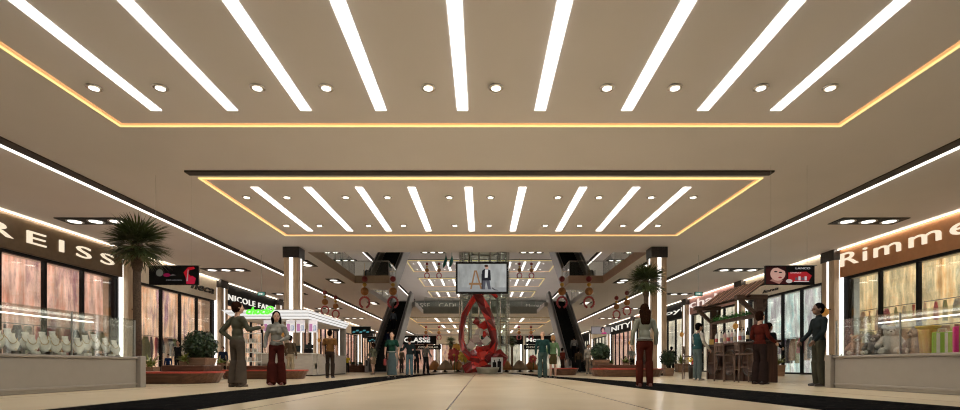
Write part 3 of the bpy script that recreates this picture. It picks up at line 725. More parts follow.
reds = [mat('red_facet_%d' % i, c, .28, var=.1, coat=.3) for i, c in enumerate([(.16, .012, .014), (.34, .02, .02), (.75, .04, .03), (.24, .02, .025)])]
whites = mat('white_facet', (.85, .78, .75), .35); pinkf = mat('pale_pink_facet', (.55, .42, .42), .35)
YS = 32.0
t = thing('crystal_sculpture', 'tall red faceted ribbon loop sculpture holding red and white blocks', 'sculpture', (0, YS, 0))
def ribbon(pts, name, seed):
    rnd = random.Random(seed); mb = MB(); P = [Vector((ux(p[0], YS), p[2] if len(p) > 2 else 0, hz(p[1], YS))) for p in pts]; W = [p[3] if len(p) > 3 else .42 for p in pts]
    n = 5; vs = []; fs = []
    for i, p in enumerate(P):
        d = (P[min(i + 1, len(P) - 1)] - P[max(i - 1, 0)]).normalized(); a = d.cross(Vector((0, 1, 0))).normalized(); b = Vector((0, 1, 0))
        for j in range(n):
            th = 2 * PI * j / n + i * .5; q = p + (a * math.cos(th) * W[i] * (.6 if seed == 3 else .72) + b * math.sin(th) * W[i] * .8) * rnd.uniform(.8, 1.15); vs.append(q)
    for i in range(len(P) - 1):
        for j in range(n):
            q = [i * n + j, i * n + (j + 1) % n, (i + 1) * n + (j + 1) % n, (i + 1) * n + j]
            if rnd.random() < .5: fs += [(q[0], q[1], q[2]), (q[0], q[2], q[3])]
            else: fs += [(q[0], q[1], q[3]), (q[1], q[2], q[3])]
    fs.append(tuple(range(n - 1, -1, -1))); fs.append(tuple(range((len(P) - 1) * n, len(P) * n)))
    mb.add(vs, fs); mb.mi = [rnd.randrange(4) for _ in mb.f]
    return mb.build(name, reds, t)
ribbon([(497, 298, -.1, .2), (492, 293, -.1, .33), (485, 290, 0, .4), (477, 295, .1, .4), (470, 304, .2, .36), (464, 315, .2, .32), (461.5, 328, .1, .3), (461.5, 340, 0, .32), (464, 350, -.1, .36), (471, 357, -.2, .42), (480, 360, -.2, .45)], 'ribbon_limb', 3)
ribbon([(474, 290, -.2, .3), (480, 299, -.2, .42), (485, 309, -.2, .46), (489, 320, -.2, .46), (492.5, 331, -.2, .44), (494, 342, -.2, .42), (491, 352, -.2, .44), (484, 360, -.2, .46), (475, 366, -.1, .42), (466, 370, 0, .4)], 'ribbon_limb', 5)
ribbon([(482, 362, 0, .4), (492, 357, .1, .46), (500, 354, .2, .46), (505, 358, .2, .3), (502, 366, .1, .22)], 'ribbon_tail', 9)
ribbon([(464, 370, 0, .45), (472, 366, 0, .55), (483, 368, 0, .5), (492, 369, 0, .35)], 'ribbon_foot', 12)
for i, (px, py, sz, mm, yo) in enumerate([(477, 321, .42, 1, .2), (483, 326, .5, 2, .1), (479, 332, .4, 'w', -.3), (486, 341, .5, 'w', -.35), (476, 338, .42, 'w', -.1), (471, 346, .42, 'w', -.2), (485, 334, .4, 2, 0), (479, 350, .45, 2, -.3), (474, 353, .4, 1, -.3),
                                          (486, 350, .45, 1, -.35), (480, 342, .4, 'p', .1), (482, 356, .5, 2, -.45), (472, 341, .3, 'p', .2), (488, 357, .4, 3, -.5)]):
    T = Matrix.Translation((ux(px, YS), yo, hz(py, YS))) @ Matrix.Rotation(R(25 + i * 37), 4, 'Y') @ Matrix.Rotation(R(20 + i * 53), 4, 'X')
    z = sz * .52
    MB().add([(-z, -z, -z * .8), (z, -z, -z * .8), (z * .9, z, -z * .8), (-z, z * .8, -z * .8), (-z * .8, -z * .7, z * .7), (z * .7, -z, z * .8), (z, z * .7, z * .6), (-z, z, z * .8)],
             [(0, 3, 2, 1), (4, 5, 6, 7), (0, 1, 5, 4), (1, 2, 6, 5), (2, 3, 7, 6), (3, 0, 4, 7)], T).build('block', whites if mm == 'w' else (pinkf if mm == 'p' else reds[mm]), t)
YP = 29.8
t = thing('bowl_plinth', 'low grey-green bowl shaped plinth in front of the red sculpture', 'plinth', (ux(487.5, YP), YP, 0))
MB().lathe([(.52, 0), (.56, .03), (.6, .12), (.66, .25), (.7, .34), (.7, .38), (.64, .38), (.6, .34)], 28).build('bowl', mat('bowl_stone', (.34, .33, .27), .4), t, True)
MB().lathe([(.001, .33), (.61, .33), (.61, .345), (.001, .345)], 28).build('top_slab', mat('bowl_top', (.42, .41, .36), .35), t)
t = thing('display_board', 'small white board with black silhouettes standing at the foot of the red sculpture', 'board', (ux(497, 31), 31, 0))
MB().box(-.36, .36, -.02, .02, .02, .98).build('panel', M['gloss_white'], t)
for q, (x0, x1, z1) in enumerate([(-.26, -.06, .9), (.04, .24, .97)]):
    mb = MB(); mb.add([(x0, -.03, .06), (x1, -.03, .06), (x1 + .02, -.03, z1 * .75), ((x0 + x1) / 2 + .03, -.03, z1 * .78), ((x0 + x1) / 2 + .03, -.03, z1 * .92), ((x0 + x1) / 2 - .03, -.03, z1 * .92), ((x0 + x1) / 2 - .03, -.03, z1 * .78), (x0 - .02, -.03, z1 * .75)], [tuple(range(8))]).build('silhouette', M['black'], t)
B(-.36, .36, -.12, .2, 0, .02).build('foot', M['dark'], t)

# ------------------------------------------------------------------ hanging banners, exit signs, festive ornaments
def banner(px, Y, label, art, cat='banner'):
    t = thing('hanging_banner', label, cat, (ux(px, Y), Y, 0)); k = Y / 13.8 if Y < 20 else 1; w_ = .68 * k; z0 = hz(284.8, Y) if Y < 20 else 2.68; z1 = z0 + .523 * k
    MB().box(-w_, w_, 0, .06, z0, z1).build('panel', M['black'], t)
    MB().box(-w_ - .02, w_ + .06, -.01, .07, z1, z1 + .02).build('top_rail', M['metal'], t)
    for x in (-w_ * .75, w_ * .72): MB().tube([(x, .03, z1), (x, .03, HC)], .004, 5).build('wire', M['metal'], t)
    f = lambda p, n, m, y: flat([(a * k, z0 + b * k) for a, b in p], n, m, t, y)
    art(f, w_); return t
def art_face(f, w_):
    f([(-.66, .02), (-.05, .02), (-.12, .5), (-.66, .5)], 'printed_backdrop', E('dkred', (.06, .012, .012), .5), -.004)
    f(blob(-.34, .3, .21, .19), 'printed_face', E('skin', (.62, .36, .29), .7), -.008)
    f([(-.56, .12), (-.3, .02), (-.2, .12), (-.42, .2)], 'printed_shoulder', E('skin2', (.42, .2, .16), .6), -.007)
    f(blob(-.28, .2, .05, .022), 'printed_lips', E('lips', (.35, .04, .05), .6), -.012)
    f(blob(-.27, .34, .05, .018), 'printed_eye', M['black'], -.012); f(blob(-.4, .36, .05, .018), 'printed_eye', M['black'], -.012)
    f([(-.15, .5), (-.66, .5), (-.66, .43), (-.35, .47), (-.16, .38), (-.08, .3)], 'printed_hair', E('hr', (.03, .008, .008), .5), -.013)
    f([(-.05, .08), (.5, .08), (.6, .25), (.45, .36), (-.05, .34)], 'printed_glow', E('glow', (.42, .02, .025), .7), -.006)
    for i in range(4): f([(.14 + i * .085, .12), (.2 + i * .085, .12), (.2 + i * .085, .2 + .03 * (i % 2)), (.14 + i * .085, .2 + .03 * (i % 2))], 'printed_bottle', E('bt', (.6, .6, .62) if i % 2 else (.1, .1, .12), .7), -.012)
    f([(.1, .08), (.52, .08), (.52, .1), (.1, .1)], 'printed_shelf', E('sh', (.7, .6, .6), .7), -.012)
    f(blob(-.03, .1, .09, .055), 'printed_badge', E('bdg', (.6, .52, .48), .7), -.012)
def art_red(f, w_):
    f([(.36, .02), (.58, .02), (.62, .18), (.52, .25), (.34, .2)], 'printed_figure', E('rd1', (.55, .015, .05), .6), -.006)
    f([(.34, .2), (.28, .34), (.4, .48), (.56, .5), (.6, .44), (.44, .4), (.42, .3), (.5, .22)], 'printed_figure', E('rd2', (.5, .01, .02), .6), -.007)
    f([(.36, .1), (.4, .1), (.42, .42), (.4, .42)], 'printed_outline', E('wt', (.5, .35, .35), .5), -.01)
    f(blob(-.38, .33, .1, .1), 'printed_flower', E('gr', (.16, .15, .12), .5), -.006)
    f(blob(-.18, .27, .1, .05), 'printed_petal', E('rd3', (.28, .01, .06), .5), -.008)
    f([(-.12, .24), (.08, .26), (-.02, .3)], 'printed_leaf', E('gr2', (.14, .12, .11), .5), -.006)
t = banner(173.5, 14.5, 'black hanging banner with red figure beside the left palm', art_red)
text('lettering', 'MISS ADORN', E('txt', (.25, .24, .24), .5), t, (-.2, -.012, 2.92), (1, 0, 0), (0, 0, 1), .45, .035, .004)
t = banner(790, 13.8, 'dark red hanging banner with a woman face and cosmetics, right of the bar roof', art_face)
text('lettering', 'LANCO', E('txt2', (.6, .58, .58), .8), t, (.15, -.012, 3.12), (1, 0, 0), (0, 0, 1), .4, .05, .004)
text('lettering', 'GENIFIQUE', E('txt3', (.8, .5, .5), .8), t, (.0, -.012, 3.0), (1, 0, 0), (0, 0, 1), .3, .035, .004)
def art_portrait(f, w_):
    f([(-.66, .02), (.66, .02), (.66, .5), (-.66, .5)], 'printed_backdrop', E('gry', (.36, .32, .32), .6), -.004)
    f(blob(.12, .3, .16, .2), 'printed_hair', E('hr2', (.04, .02, .02), .6), -.007)
    f(blob(.14, .25, .1, .15), 'printed_face', E('skin3', (.68, .38, .34), .7), -.01)
    f([(.0, .02), (.4, .02), (.36, .14), (.12, .16)], 'printed_dress', E('pk', (.6, .08, .25), .7), -.009)
banner(601, 35, 'small grey hanging banner with a pink portrait above the right bench', art_portrait)
def art_teal(f, w_):
    for i in range(5): f([(-.6 + i * .24, .1 + .1 * (i % 2)), (-.42 + i * .24, .1 + .1 * (i % 2)), (-.38 + i * .24, .2 + .1 * (i % 2)), (-.56 + i * .24, .2 + .1 * (i % 2))], 'printed_shape', E('tl', (.1, .4, .45), .6), -.008)
banner(361, 35, 'black hanging banner with teal shapes behind the white kiosk', art_teal)
banner(375, 47, 'black hanging banner with teal shapes beside the left escalator', art_teal)
def exit_sign(px, py, Y, label):
    t = thing('exit_sign', label, 'exit sign', (ux(px, Y), Y, hz(py, Y)), 0, 'hanging exit signs')
    B(-.2, .2, -.03, .03, -.1, .1).build('box', M['dark'], t)
    B(-.17, .17, -.036, -.03, -.075, .075).build('face', lamp('exit_green_' + str(px), (.10, .32, .28), .5), t)
    mb = MB(); vs = [(-.12, -.04, -.02), (.0, -.04, -.02), (.0, -.04, -.055), (.1, -.04, 0), (.0, -.04, .055), (.0, -.04, .02), (-.12, -.04, .02)]
    mb.add(vs, [tuple(range(7))]).build('arrow', LW, t)
    MB().tube([(0, 0, .1), (0, 0, HC - hz(py, Y))], .012, 6).build('rod', M['metal'], t)
exit_sign(261.5, 294, 25, 'small green exit sign hanging left of the veneered column above the kiosk')
exit_sign(698.5, 294, 25, 'small green exit sign hanging in front of the pink chak sign')
orb_red = mat('ornament_red', (.22, .025, .03), .35); orb_gold = mat('ornament_gold', (.55, .33, .06), .35, metal=.4); orb_or = mat('ornament_orange', (.34, .14, .035), .5, var=.3, scale=20); orb_pink = mat('ornament_tassel', (.42, .07, .08), .5)
oproto = None
def ornament(px, py, Y, label, top, scale=1):
    global oproto
    loc = (ux(px, Y), Y, hz(py, Y))
    if oproto is None:
        t = thing('hanging_ornament', label, 'ornament', loc, 0, 'strings of festive ball ornaments')
        MB().ell((0, 0, 0), .2, 16, 10).build('red_ball', orb_red, t, True)
        MB().lathe([(.03, -.24), (.12, -.3), (.15, -.38), (.1, -.46), (.03, -.52)], 12).build('gold_bead', orb_gold, t, True)
        mb = MB()
        mb.ell((0, 0, -.82), .27, 14, 9); ob = mb.build('orange_ball', orb_or, t)
        rg = MB()
        for i in range(15):
            a = R(-60 + 300 * i / 14); q = (.31 * math.sin(a - PI * .5 + R(0) + PI / 2 - R(90)) if False else .32 * math.cos(a), 0, -1.55 + .36 * math.sin(a))
            rg.ell(q, .08, 8, 6)
        rg.build('bead_ring', orb_pink, t, True)
        MB().tube([(0, 0, -1.2), (0, 0, 1.05)], .012, 5).build('cord', orb_gold, t)
        oproto = t; return t
    return dup(oproto, loc, None, label, None, scale)
for px, py, Y, lb in [(364.6, 279, 33.1, 'left balcony landing, on its left corner'), (393, 279, 33.1, 'left balcony landing, on its right corner'), (562, 279, 33.1, 'right balcony landing, on its left corner'), (589, 279, 33.1, 'right balcony landing, on its right corner')]:
    ornament(px, py, Y, 'ball string hanging from the %s' % lb, 0)
for px, py, Y, lb in [(325, 292.5, 35.5, 'left walkway, nearer of two'), (335.7, 297.5, 38.5, 'left walkway, farther of two'), (616.5, 298, 38.5, 'right walkway, farther of two'), (627, 293, 35.5, 'right walkway, nearer of two')]:
    ornament(px, py, Y, 'string of festive balls hanging over the %s' % lb, 0, .82)
for i, (px, py, Y) in enumerate([(427, 264, 53.5), (439, 264, 53.5), (519.5, 264, 53.5), (531.5, 264, 53.5)]):
    ornament(px, py, Y, '%s of four ball strings from the left high under the upper ceiling' % ORD[i], 0, .8)
for i, (px, py, Y) in enumerate([(426, 327, 60), (439, 327, 60), (519, 327, 60), (531, 327, 60)]):
    ornament(px, py, Y, '%s of four ball strings from the left under the lower back ceiling' % ORD[i], 0, .8)
teal = mat('teal_ribbon', (.02, .22, .18), .4)
for i, (px, Y) in enumerate([(443, 48), (449, 48)]):
    tag(MB().tube([(ux(px + 3 * math.sin(k / 8 * PI * .6), Y), Y, hz(268 - k * 1.6, Y)) for k in range(9)] + [(ux(px + 3, Y), Y, HT)], [.02, .08, .14, .16, .16, .14, .1, .06, .02, .01], 8).build('hanging_ribbon', teal, None, True),
        'teal curved ribbon hanging high left of the screen, %s of two' % ['left', 'right'][i], 'ribbon', 'teal hanging ribbons')

# ------------------------------------------------------------------ planting
def leafball(c, r, n, size, seed, elong=1.0):
    rnd = random.Random(seed); mb = MB()
    for i in range(n):
        u = rnd.uniform(-1, 1); a = rnd.uniform(0, 2 * PI); k = r * rnd.uniform(.72, 1.03); s_ = math.sqrt(1 - u * u)
        p = Vector((c[0] + k * s_ * math.cos(a), c[1] + k * s_ * math.sin(a), c[2] + k * u * elong))
        d = Vector((s_ * math.cos(a), s_ * math.sin(a), u)) + Vector([rnd.uniform(-.7, .7) for _ in range(3)]); d.normalize()
        e = d.cross(Vector([rnd.uniform(-1, 1) for _ in range(3)])).normalized(); f = e * .35
        L_ = size * rnd.uniform(.7, 1.3)
        g = d.cross(e).normalized()
        mb.add([p, p + g * L_ * .5 + e * L_ * .3 , p + g * L_, p + g * L_ * .5 - e * L_ * .3 + d * L_ * .1], [(0, 1, 2, 3)])
    return mb
def potted_shrub(loc, r, zc, label, box=(.33, .22), m='leaf_dark', n=2200, seed=1):
    t = thing('potted_shrub', label, 'potted plant', loc)
    a, h = box
    MB().add([(-a * .85, -a * .85, 0), (a * .85, -a * .85, 0), (a * .85, a * .85, 0), (-a * .85, a * .85, 0), (-a, -a, h), (a, -a, h), (a, a, h), (-a, a, h)],
             [(0, 3, 2, 1), (4, 5, 6, 7), (0, 1, 5, 4), (1, 2, 6, 5), (2, 3, 7, 6), (3, 0, 4, 7)]).build('planter_box', M['planter'], t)
    MB().tube([(0, 0, h - .02), (.01, 0, zc)], .025, 6).build('stem', M['trunk'], t)
    mb = leafball((0, 0, zc), r, int(n * .8), .1, seed); mb.ell((0, 0, zc), r * .78, 16, 10)
    mb.build('foliage', M[m], t)
    return t
def blade(mb, base, az, L_, wd, lift, droop, seg=5, sway=0):
    d = Vector((math.sin(az), math.cos(az), 0)); side = Vector((d.y, -d.x, 0)); vs = []; fs = []
    for k in range(seg + 1):
        t = k / seg; p = Vector(base) + d * L_ * math.cos(lift) * t + Vector((0, 0, 1)) * (L_ * math.sin(lift) * t - droop * L_ * t * t)
        w_ = wd * (math.sin(PI * min(1, t * .85 + .12)) + .02)
        if k == seg: w_ = .001
        vs += [p - side * w_, p + side * w_]
    for k in range(seg): fs.append((2 * k, 2 * k + 1, 2 * k + 3, 2 * k + 2))
    mb.add(vs, fs)
def frond_mesh(L_, wd, n, m, name='frond', fan=1.9, seed=0, pet=.35):
    rnd = random.Random(seed); mb = MB()
    mb.tube([(0, 0, 0), (0, L_ * pet * .5, .02), (0, L_ * pet, .03)], [.012, .01, .008], 5)
    for i in range(n):
        az = -fan / 2 * 1.0 + fan * i / (n - 1); l_ = L_ * (1 - pet) * (1 - .25 * abs(az / fan) * 2) * rnd.uniform(.9, 1.05)
        blade(mb, (0, L_ * pet, .03), az, l_, wd, R(rnd.uniform(-6, 8)), rnd.uniform(.12, .3), 4)
    return mb.mesh(name, m)
PF = [frond_mesh(.98, .019, 17, M['palm_leaf'], seed=i, fan=2.3, pet=.3) for i in range(3)]
def palm(loc, H, crown, label, nf=64, scale=1, tr=.095):
    t = thing('palm_tree', label, 'palm', loc)
    path = [(0, 0, 0), (.01, 0, H * .35), (-.01, .01, H * .7), (0, 0, H - .05)]
    MB().tube(path, [tr * 1.15, tr, tr * .95, tr * .9], 12).build('trunk', M['trunk'], t, True)
    MB().lathe([(tr * .9, H - .75), (tr * 1.35, H - .6), (tr * 1.6, H - .25), (tr * 1.3, H + .02), (.02, H + .08)], 12).build('leaf_sheath', M['trunk'], t, True)
    rnd = random.Random(int(loc[0] * 10))
    for i in range(nf):
        o = bpy.data.objects.new('frond', PF[i % 3]); C.objects.link(o); o.parent = t
        az = i * 2.39996; tt = (i + .5) / nf; el = R(66 - 100 * tt)
        o.location = (0, 0, H - .04 - .1 * tt)
        o.rotation_euler = (el + R(rnd.uniform(-6, 6)), R(rnd.uniform(-12, 12)), az); k = crown * rnd.uniform(.85, 1.08); o.scale = (k, k, k)
    return t
def fern(loc, L_, n, label, m='leaf_yel', box=None, group=None, seed=1, upright=.9, wd=.022):
    t = thing('potted_fern', label, 'potted plant', loc, 0, group); rnd = random.Random(seed); z0 = 0
    if box:
        a, h = box; z0 = h - .03
        MB().add([(-a * .85, -a * .7, 0), (a * .85, -a * .7, 0), (a * .85, a * .7, 0), (-a * .85, a * .7, 0), (-a, -a * .8, h), (a, -a * .8, h), (a, a * .8, h), (-a, a * .8, h)],
                 [(0, 3, 2, 1), (4, 5, 6, 7), (0, 1, 5, 4), (1, 2, 6, 5), (2, 3, 7, 6), (3, 0, 4, 7)]).build('planter_box', M['planter'], t)
    mb = MB()
    for i in range(n):
        blade(mb, (rnd.uniform(-.04, .04), rnd.uniform(-.04, .04), z0), rnd.uniform(0, 2 * PI), L_ * rnd.uniform(.6, 1.1), wd * rnd.uniform(.8, 1.3), R(rnd.uniform(35, 85)) * upright, rnd.uniform(.2, .7), 6)
    mb.build('leaves', M[m], t); return t

def bench(x0, x1, y0, y1, h, label, round_end=True, seat=M['bench_red'], tier=None):
    t = thing('planter_bench', label, 'bench', ((x0 + x1) / 2, y0, 0)); hw = (x1 - x0) / 2; d = y1 - y0; r_ = d / 2 - .01
    def outline(k):
        pts = []
        for cx, cy, a0 in ((hw - r_, r_, -90), (hw - r_, d - r_, 0), (-hw + r_, d - r_, 90), (-hw + r_, r_, 180)):
            for q in range(7): a = R(a0 + 15 * q); pts.append((cx + (r_ - k) * math.cos(a), cy + (r_ - k) * math.sin(a)))
        return pts
    def loft(levels, n, m):
        vs = []; fs = []
        for k, z in levels: vs += [(p[0], p[1], z) for p in outline(k)]
        c = len(outline(0))
        fs.append(tuple(range(c - 1, -1, -1))); fs.append(tuple(range((len(levels) - 1) * c, len(levels) * c)))
        for l in range(len(levels) - 1):
            for i in range(c): j = (i + 1) % c; fs.append((l * c + i, l * c + j, (l + 1) * c + j, (l + 1) * c + i))
        return MB().add(vs, fs).build(n, m, t)
    loft([(.14, 0), (.12, .02), (.0, h - .045)], 'body', M['bench'])
    loft([(-.02, h - .045), (-.02, h)], 'seat_top', seat)
    if tier:
        a, b, c, e, hh = tier; ox = (x0 + x1) / 2
        MB().bevbox(a - ox, b - ox, c - y0, e - y0, h, hh, .02).build('raised_tier', M['bench'], t)
    return t
bench(-9.6, -6.9, 12.4, 14.0, .31, 'brown wooden planter bench with red seat right of the jewellery counter', tier=(-8.35, -7.25, 13.0, 13.95, .47))
bench(-9.2, -6.2, 16.9, 18.5, .32, 'brown planter bench with red seat behind the two talking women', tier=(-8.9, -7.4, 17.4, 18.4, .46))
bench(4.7, 7.8, 20.6, 22.8, .35, 'long brown planter bench with red seat behind the red-trousered woman', tier=(5.0, 7.2, 21.5, 22.6, .5))
bench(3.35, 4.75, 24.0, 25.4, .35, 'short brown planter bench with red seat just right of the couple')
palm((ux(137, 13.15), 13.15, .312), 3.68 - .31, .97, 'tall palm behind the end of the jewellery counter', 56)
palm((ux(646, 22.1), 22.1, .502), 4.22 - .5, 1.05, 'tall palm in the right planter bench beside the column', 54)
potted_shrub((ux(200.5, 13.7), 13.7, .472), .41, .53, 'round dark shrub in a wooden box on the left bench', (.30, .2), seed=2)
potted_shrub((ux(600.5, 22.2), 22.2, .502), .41, .56, 'round dark shrub in a wooden box on the right bench', (.34, .22), seed=3)
fern((ux(184, 13.4), 13.4, .472), .42, 60, 'low yellow-green fern left of the round shrub on the left bench', seed=4, box=(.1, .1))
fern((ux(150, 16.2), 16.2, 0), .62, 50, 'yellow-green fern in a tall wooden box behind the left palm', seed=5, box=(.22, .42))
fern((ux(221, 17.8), 17.8, .462), .36, 60, 'yellow-green fern on the bench behind the woman in brown trousers', seed=6, box=(.12, .1))
fern((ux(231.5, 18.1), 18.1, .462), .26, 40, 'small green fern beside the yellow-green one behind the woman in brown trousers', m='leaf', seed=16, box=(.1, .1))
fern((ux(626, 22.3), 22.3, .502), .5, 60, 'yellow-green fern on the right bench beside the child in red', seed=7, box=(.14, .1))
fern((ux(610.5, 22.0), 22.0, .502), .3, 40, 'small green plant right of the shrub on the right bench', m='leaf', seed=8, box=(.1, .08))
fern((ux(682, 36), 36, 0), 1.0, 46, 'fern in a wooden box under the black oyl sign', seed=9, box=(.45, .62), wd=.05)
fern((ux(777, 22), 22, 0), .75, 60, 'fern in a wooden box behind the woman in the dark red top', seed=10, box=(.26, .5), wd=.035)
fern((ux(836, 13), 13, 0), .5, 50, 'fern in a wooden box behind the toy counter end', seed=11, box=(.22, .5), m='leaf')
t = potted_shrub((8.45, 22.7, 0), .36, .82, 'loose dark leafy shrub in a box at the foot of the column', (.2, .36), 'leaf_dark', 900, 12)
bench(ux(343, 36), ux(365, 36), 36, 37.2, .5, 'dark planter bench beside the left escalator foot', seat=M['bench'])
for i, px in enumerate([347.5, 353.5, 360]):
    fern((ux(px, 36.6), 36.6, .502), .4, 50, '%s of three plants from the left in the planter by the left escalator' % ORD[i], m=['leaf', 'leaf_dark', 'leaf'][i], seed=20 + i, wd=.05, box=(.15, .08))
for px, lb in ((451, 'small far palm left of the red sculpture'), (512, 'small far palm right of the red sculpture')):
    palm((ux(px, 62.5), 62.5, 0), 3.5, .95, lb, 26, tr=.16)

# ------------------------------------------------------------------ jewellery and toy counters
def counter(s, xf, y0, y1, hb, hg, label, dep=.95):
    t = thing('glass_showcase', label, 'showcase', (s * xf, y0, 0)); L_ = y1 - y0
    X = lambda a: s * a
    MB().bevbox(min(X(0), X(dep)), max(X(0), X(dep)), 0, L_, .0, hb - .05, .012).build('base', M['counter'], t)
    MB().bevbox(min(X(-.03), X(dep + .03)), max(X(-.03), X(dep + .03)), -.03, L_ + .03, hb - .05, hb, .012).build('plinth_top', M['counter'], t)
    MB().bevbox(min(X(-.02), X(0)), max(X(-.02), X(0)), .0, L_, .06, .10, .004).build('moulding', M['counter'], t)
    pb = MB().bevbox(min(X(-.08), X(.12)), max(X(-.08), X(.12)), L_ + .01, L_ + .18, 0, hb + .02, .01); pb.build('corner_post', M['counter'], t)
    g = MB()
    for k, (a, b, c, d) in enumerate([(.02, .03, .02, L_ - .02), (dep - .03, dep - .02, .02, L_ - .02)]):
        B(min(X(a), X(b)), max(X(a), X(b)), c, d, hb, hg).build('glass_side', M['glass_case'], t)
    B(min(X(.03), X(dep - .03)), max(X(.03), X(dep - .03)), L_ - .03, L_ - .02, hb, hg).build('glass_end', M['glass_case'], t)
    B(min(X(.02), X(dep - .02)), max(X(.02), X(dep - .02)), .02, L_ - .02, hg, hg + .012).build('glass_top', M['glass_case'], t)
    B(min(X(dep - .09), X(dep - .06)), max(X(dep - .09), X(dep - .06)), .05, L_ - .05, hg - .05, hg - .03).build('light_tube', M['led_slit'], t)
    n = int(L_ / 1.35)
    for i in range(n + 1):
        yy = .02 + (L_ - .04) * i / n
        B(min(X(.012), X(.034)), max(X(.012), X(.034)), yy - .009, yy + .009, hb, hg).build('glass_joint', M['metal'], t)
    B(min(X(.01), X(.03)), max(X(.01), X(.03)), .02, L_ - .02, hg - .0, hg + .02).build('top_edge', M['glass_green'], t)
    return t
counter(-1, 7.22, 2.4, 10.45, .64, 1.40, 'long greige glass-topped jewellery counter in front of the REISS shop')
counter(1, 7.26, 2.4, 10.3, .66, 1.37, 'long greige glass-topped toy counter in front of the Rimmel shop')
# necklace busts
bp = None; chain = mat('gold_chain', (.55, .38, .14), .3, metal=.8); gem = mat('red_gem', (.35, .03, .04), .2)
blist = [(-1, 335, 'a'), (9, 333, 'a'), (13, 342, 'b'), (27, 337, 'a'), (33, 343, 'b'), (44, 336.5, 'a'), (45, 344, 'b'), (54, 336, 'a'), (56, 343.5, 'b'), (67, 341, 'a'), (79, 345, 'b'), (87, 340, 'a'), (96, 339, 'a'), (107, 343, 'a'), (116, 347, 'b')]
for i, (px, py, row) in enumerate(blist):
    X = -7.62 if row == 'a' else -7.44; Y = 500 * X / (px - VX); z = .645; top = hz(py - 5, Y) - z; sc = .86
    lb = '%s cream necklace bust from the left inside the jewellery counter' % ORD[i]
    o = thing('necklace_bust', lb, 'display bust', (X, Y, z), R(52), 'cream necklace busts in the counter')
    hb = top - .30; 
    MB().bevbox(-.06, .06, -.05, .05, 0, max(.03, hb), .008).build('pedestal', M['glass_case'] if i % 3 == 0 else M['counter'], o)
    # bust: tilted shoulders and neck, flattened
    vs = []; fs = []; prof = [(.03, 0, 0), (.062, .05, .0), (.092, .12, .01), (.082, .165, .02), (.05, .215, .045), (.042, .26, .06), (.05, .30, .07)]
    n = 18
    for hwid, zz, yy in prof:
        for q in range(n): a = 2 * PI * q / n; vs.append((hwid * math.cos(a), yy + .035 * math.sin(a) + zz * .25 , zz + max(.03, hb)))
    for k in range(len(prof) - 1):
        for q in range(n): j = (q + 1) % n; fs.append((k * n + q, k * n + j, (k + 1) * n + j, (k + 1) * n + q))
    fs.append(tuple(range(n - 1, -1, -1))); fs.append(tuple(range((len(prof) - 1) * n, len(prof) * n)))
    MB().add(vs, fs).build('bust', M['cream'], o, True)
    ring = []
    for q in range(17):
        a = PI + PI * q / 16; rr = .058
        zz = .225 + .09 * math.sin(a); ring.append((rr * math.cos(a) * 1.0, zz * .25 - .028 + .02 * (zz > .2), zz + max(.03, hb)))
    nk = MB().tube(ring, .005, 6).build('necklace', chain, o, True)
    MB().ell((0, .02, .125 + max(.03, hb)), (.013, .01, .018), 8, 6).build('pendant', gem, nk, True)
for i, (px, w_) in enumerate([(16, .05), (36, .06), (50, .05), (62, .07), (73, .05), (88, .08), (100, .05), (112, .05)]):
    Y = 500 * -7.34 / (px - VX)
    o = thing('ring_box', '%s small ring stand from the left along the front of the jewellery counter' % ORD[i], 'ring stand', (-7.34, Y, .645), 0, 'ring stands at the counter front')
    MB().bevbox(-.04, .04, -.05, .05, 0, .045, .006).build('block', M['cream'] if i % 2 else M['dark'], o)
    MB().tube([(0, .018 * math.cos(2 * PI * q / 12), .06 + .018 * math.sin(2 * PI * q / 12)) for q in range(12)], .004, 5, True).build('ring', chain, o, True)
# toys
def bear(loc, rz, sc, fur, pad, label):
    o = thing('teddy_bear', label, 'teddy bear', loc, rz)
    mb = MB(); mb.ell((0, 0, .2), (.155, .135, .2)); mb.ell((0, -.01, .44), (.125, .115, .115)); mb.cap((.12, -.03, .31), .05, (.2, -.1, .17), .055); mb.cap((-.12, -.03, .31), .05, (-.2, -.1, .17), .055)
    mb.cap((.09, -.05, .08), .075, (.14, -.2, .065), .065); mb.cap((-.09, -.05, .08), .075, (-.14, -.2, .065), .065)
    b = remesh(mb, 'body', fur, .012, 3); b.parent = o
    for q in (-1, 1):
        e = MB().ell((q * .1, 0, .54), (.045, .025, .045), 12, 8).build('ear', fur, o, True)
        MB().ell((q * .1, -.018, .54), (.028, .014, .028), 10, 6).build('inner_ear', pad, e, True)
        MB().ell((q * .145, -.245, .07), (.052, .02, .055), 12, 8).build('foot_pad', pad, o, True)
        MB().ell((q * .045, -.108, .465), .013, 8, 6).build('eye', M['black'], o, True)
    mz = MB().ell((0, -.105, .42), (.055, .04, .042), 12, 8).build('muzzle', pad, o, True)
    MB().ell((0, -.142, .435), (.018, .012, .013), 8, 6).build('nose', M['black'], mz, True)
    for ch in [o]: ch.scale = (sc, sc, sc)
    return o
fur = lambda n, c: mat(n, c, .95, var=.25, scale=60, bump=.6)
bear((7.55, 500 * 7.55 / (856 - VX), .662), R(-38), .74, fur('fur_tan', (.36, .22, .15)), fur('pad_cream', (.62, .55, .46)), 'tan teddy bear sitting at the far end of the toy counter')
bear((7.56, 500 * 7.56 / (873 - VX), .662), R(-40), .72, fur('fur_grey', (.16, .14, .13)), fur('pad_grey', (.5, .47, .43)), 'dark grey teddy bear between the tan and the large pale bear')
bear((7.78, 500 * 7.78 / (891 - VX), .662), R(-38), 1.0, fur('fur_pale', (.50, .46, .42)), fur('pad_pale', (.7, .68, .64)), 'large pale grey teddy bear in the toy counter')
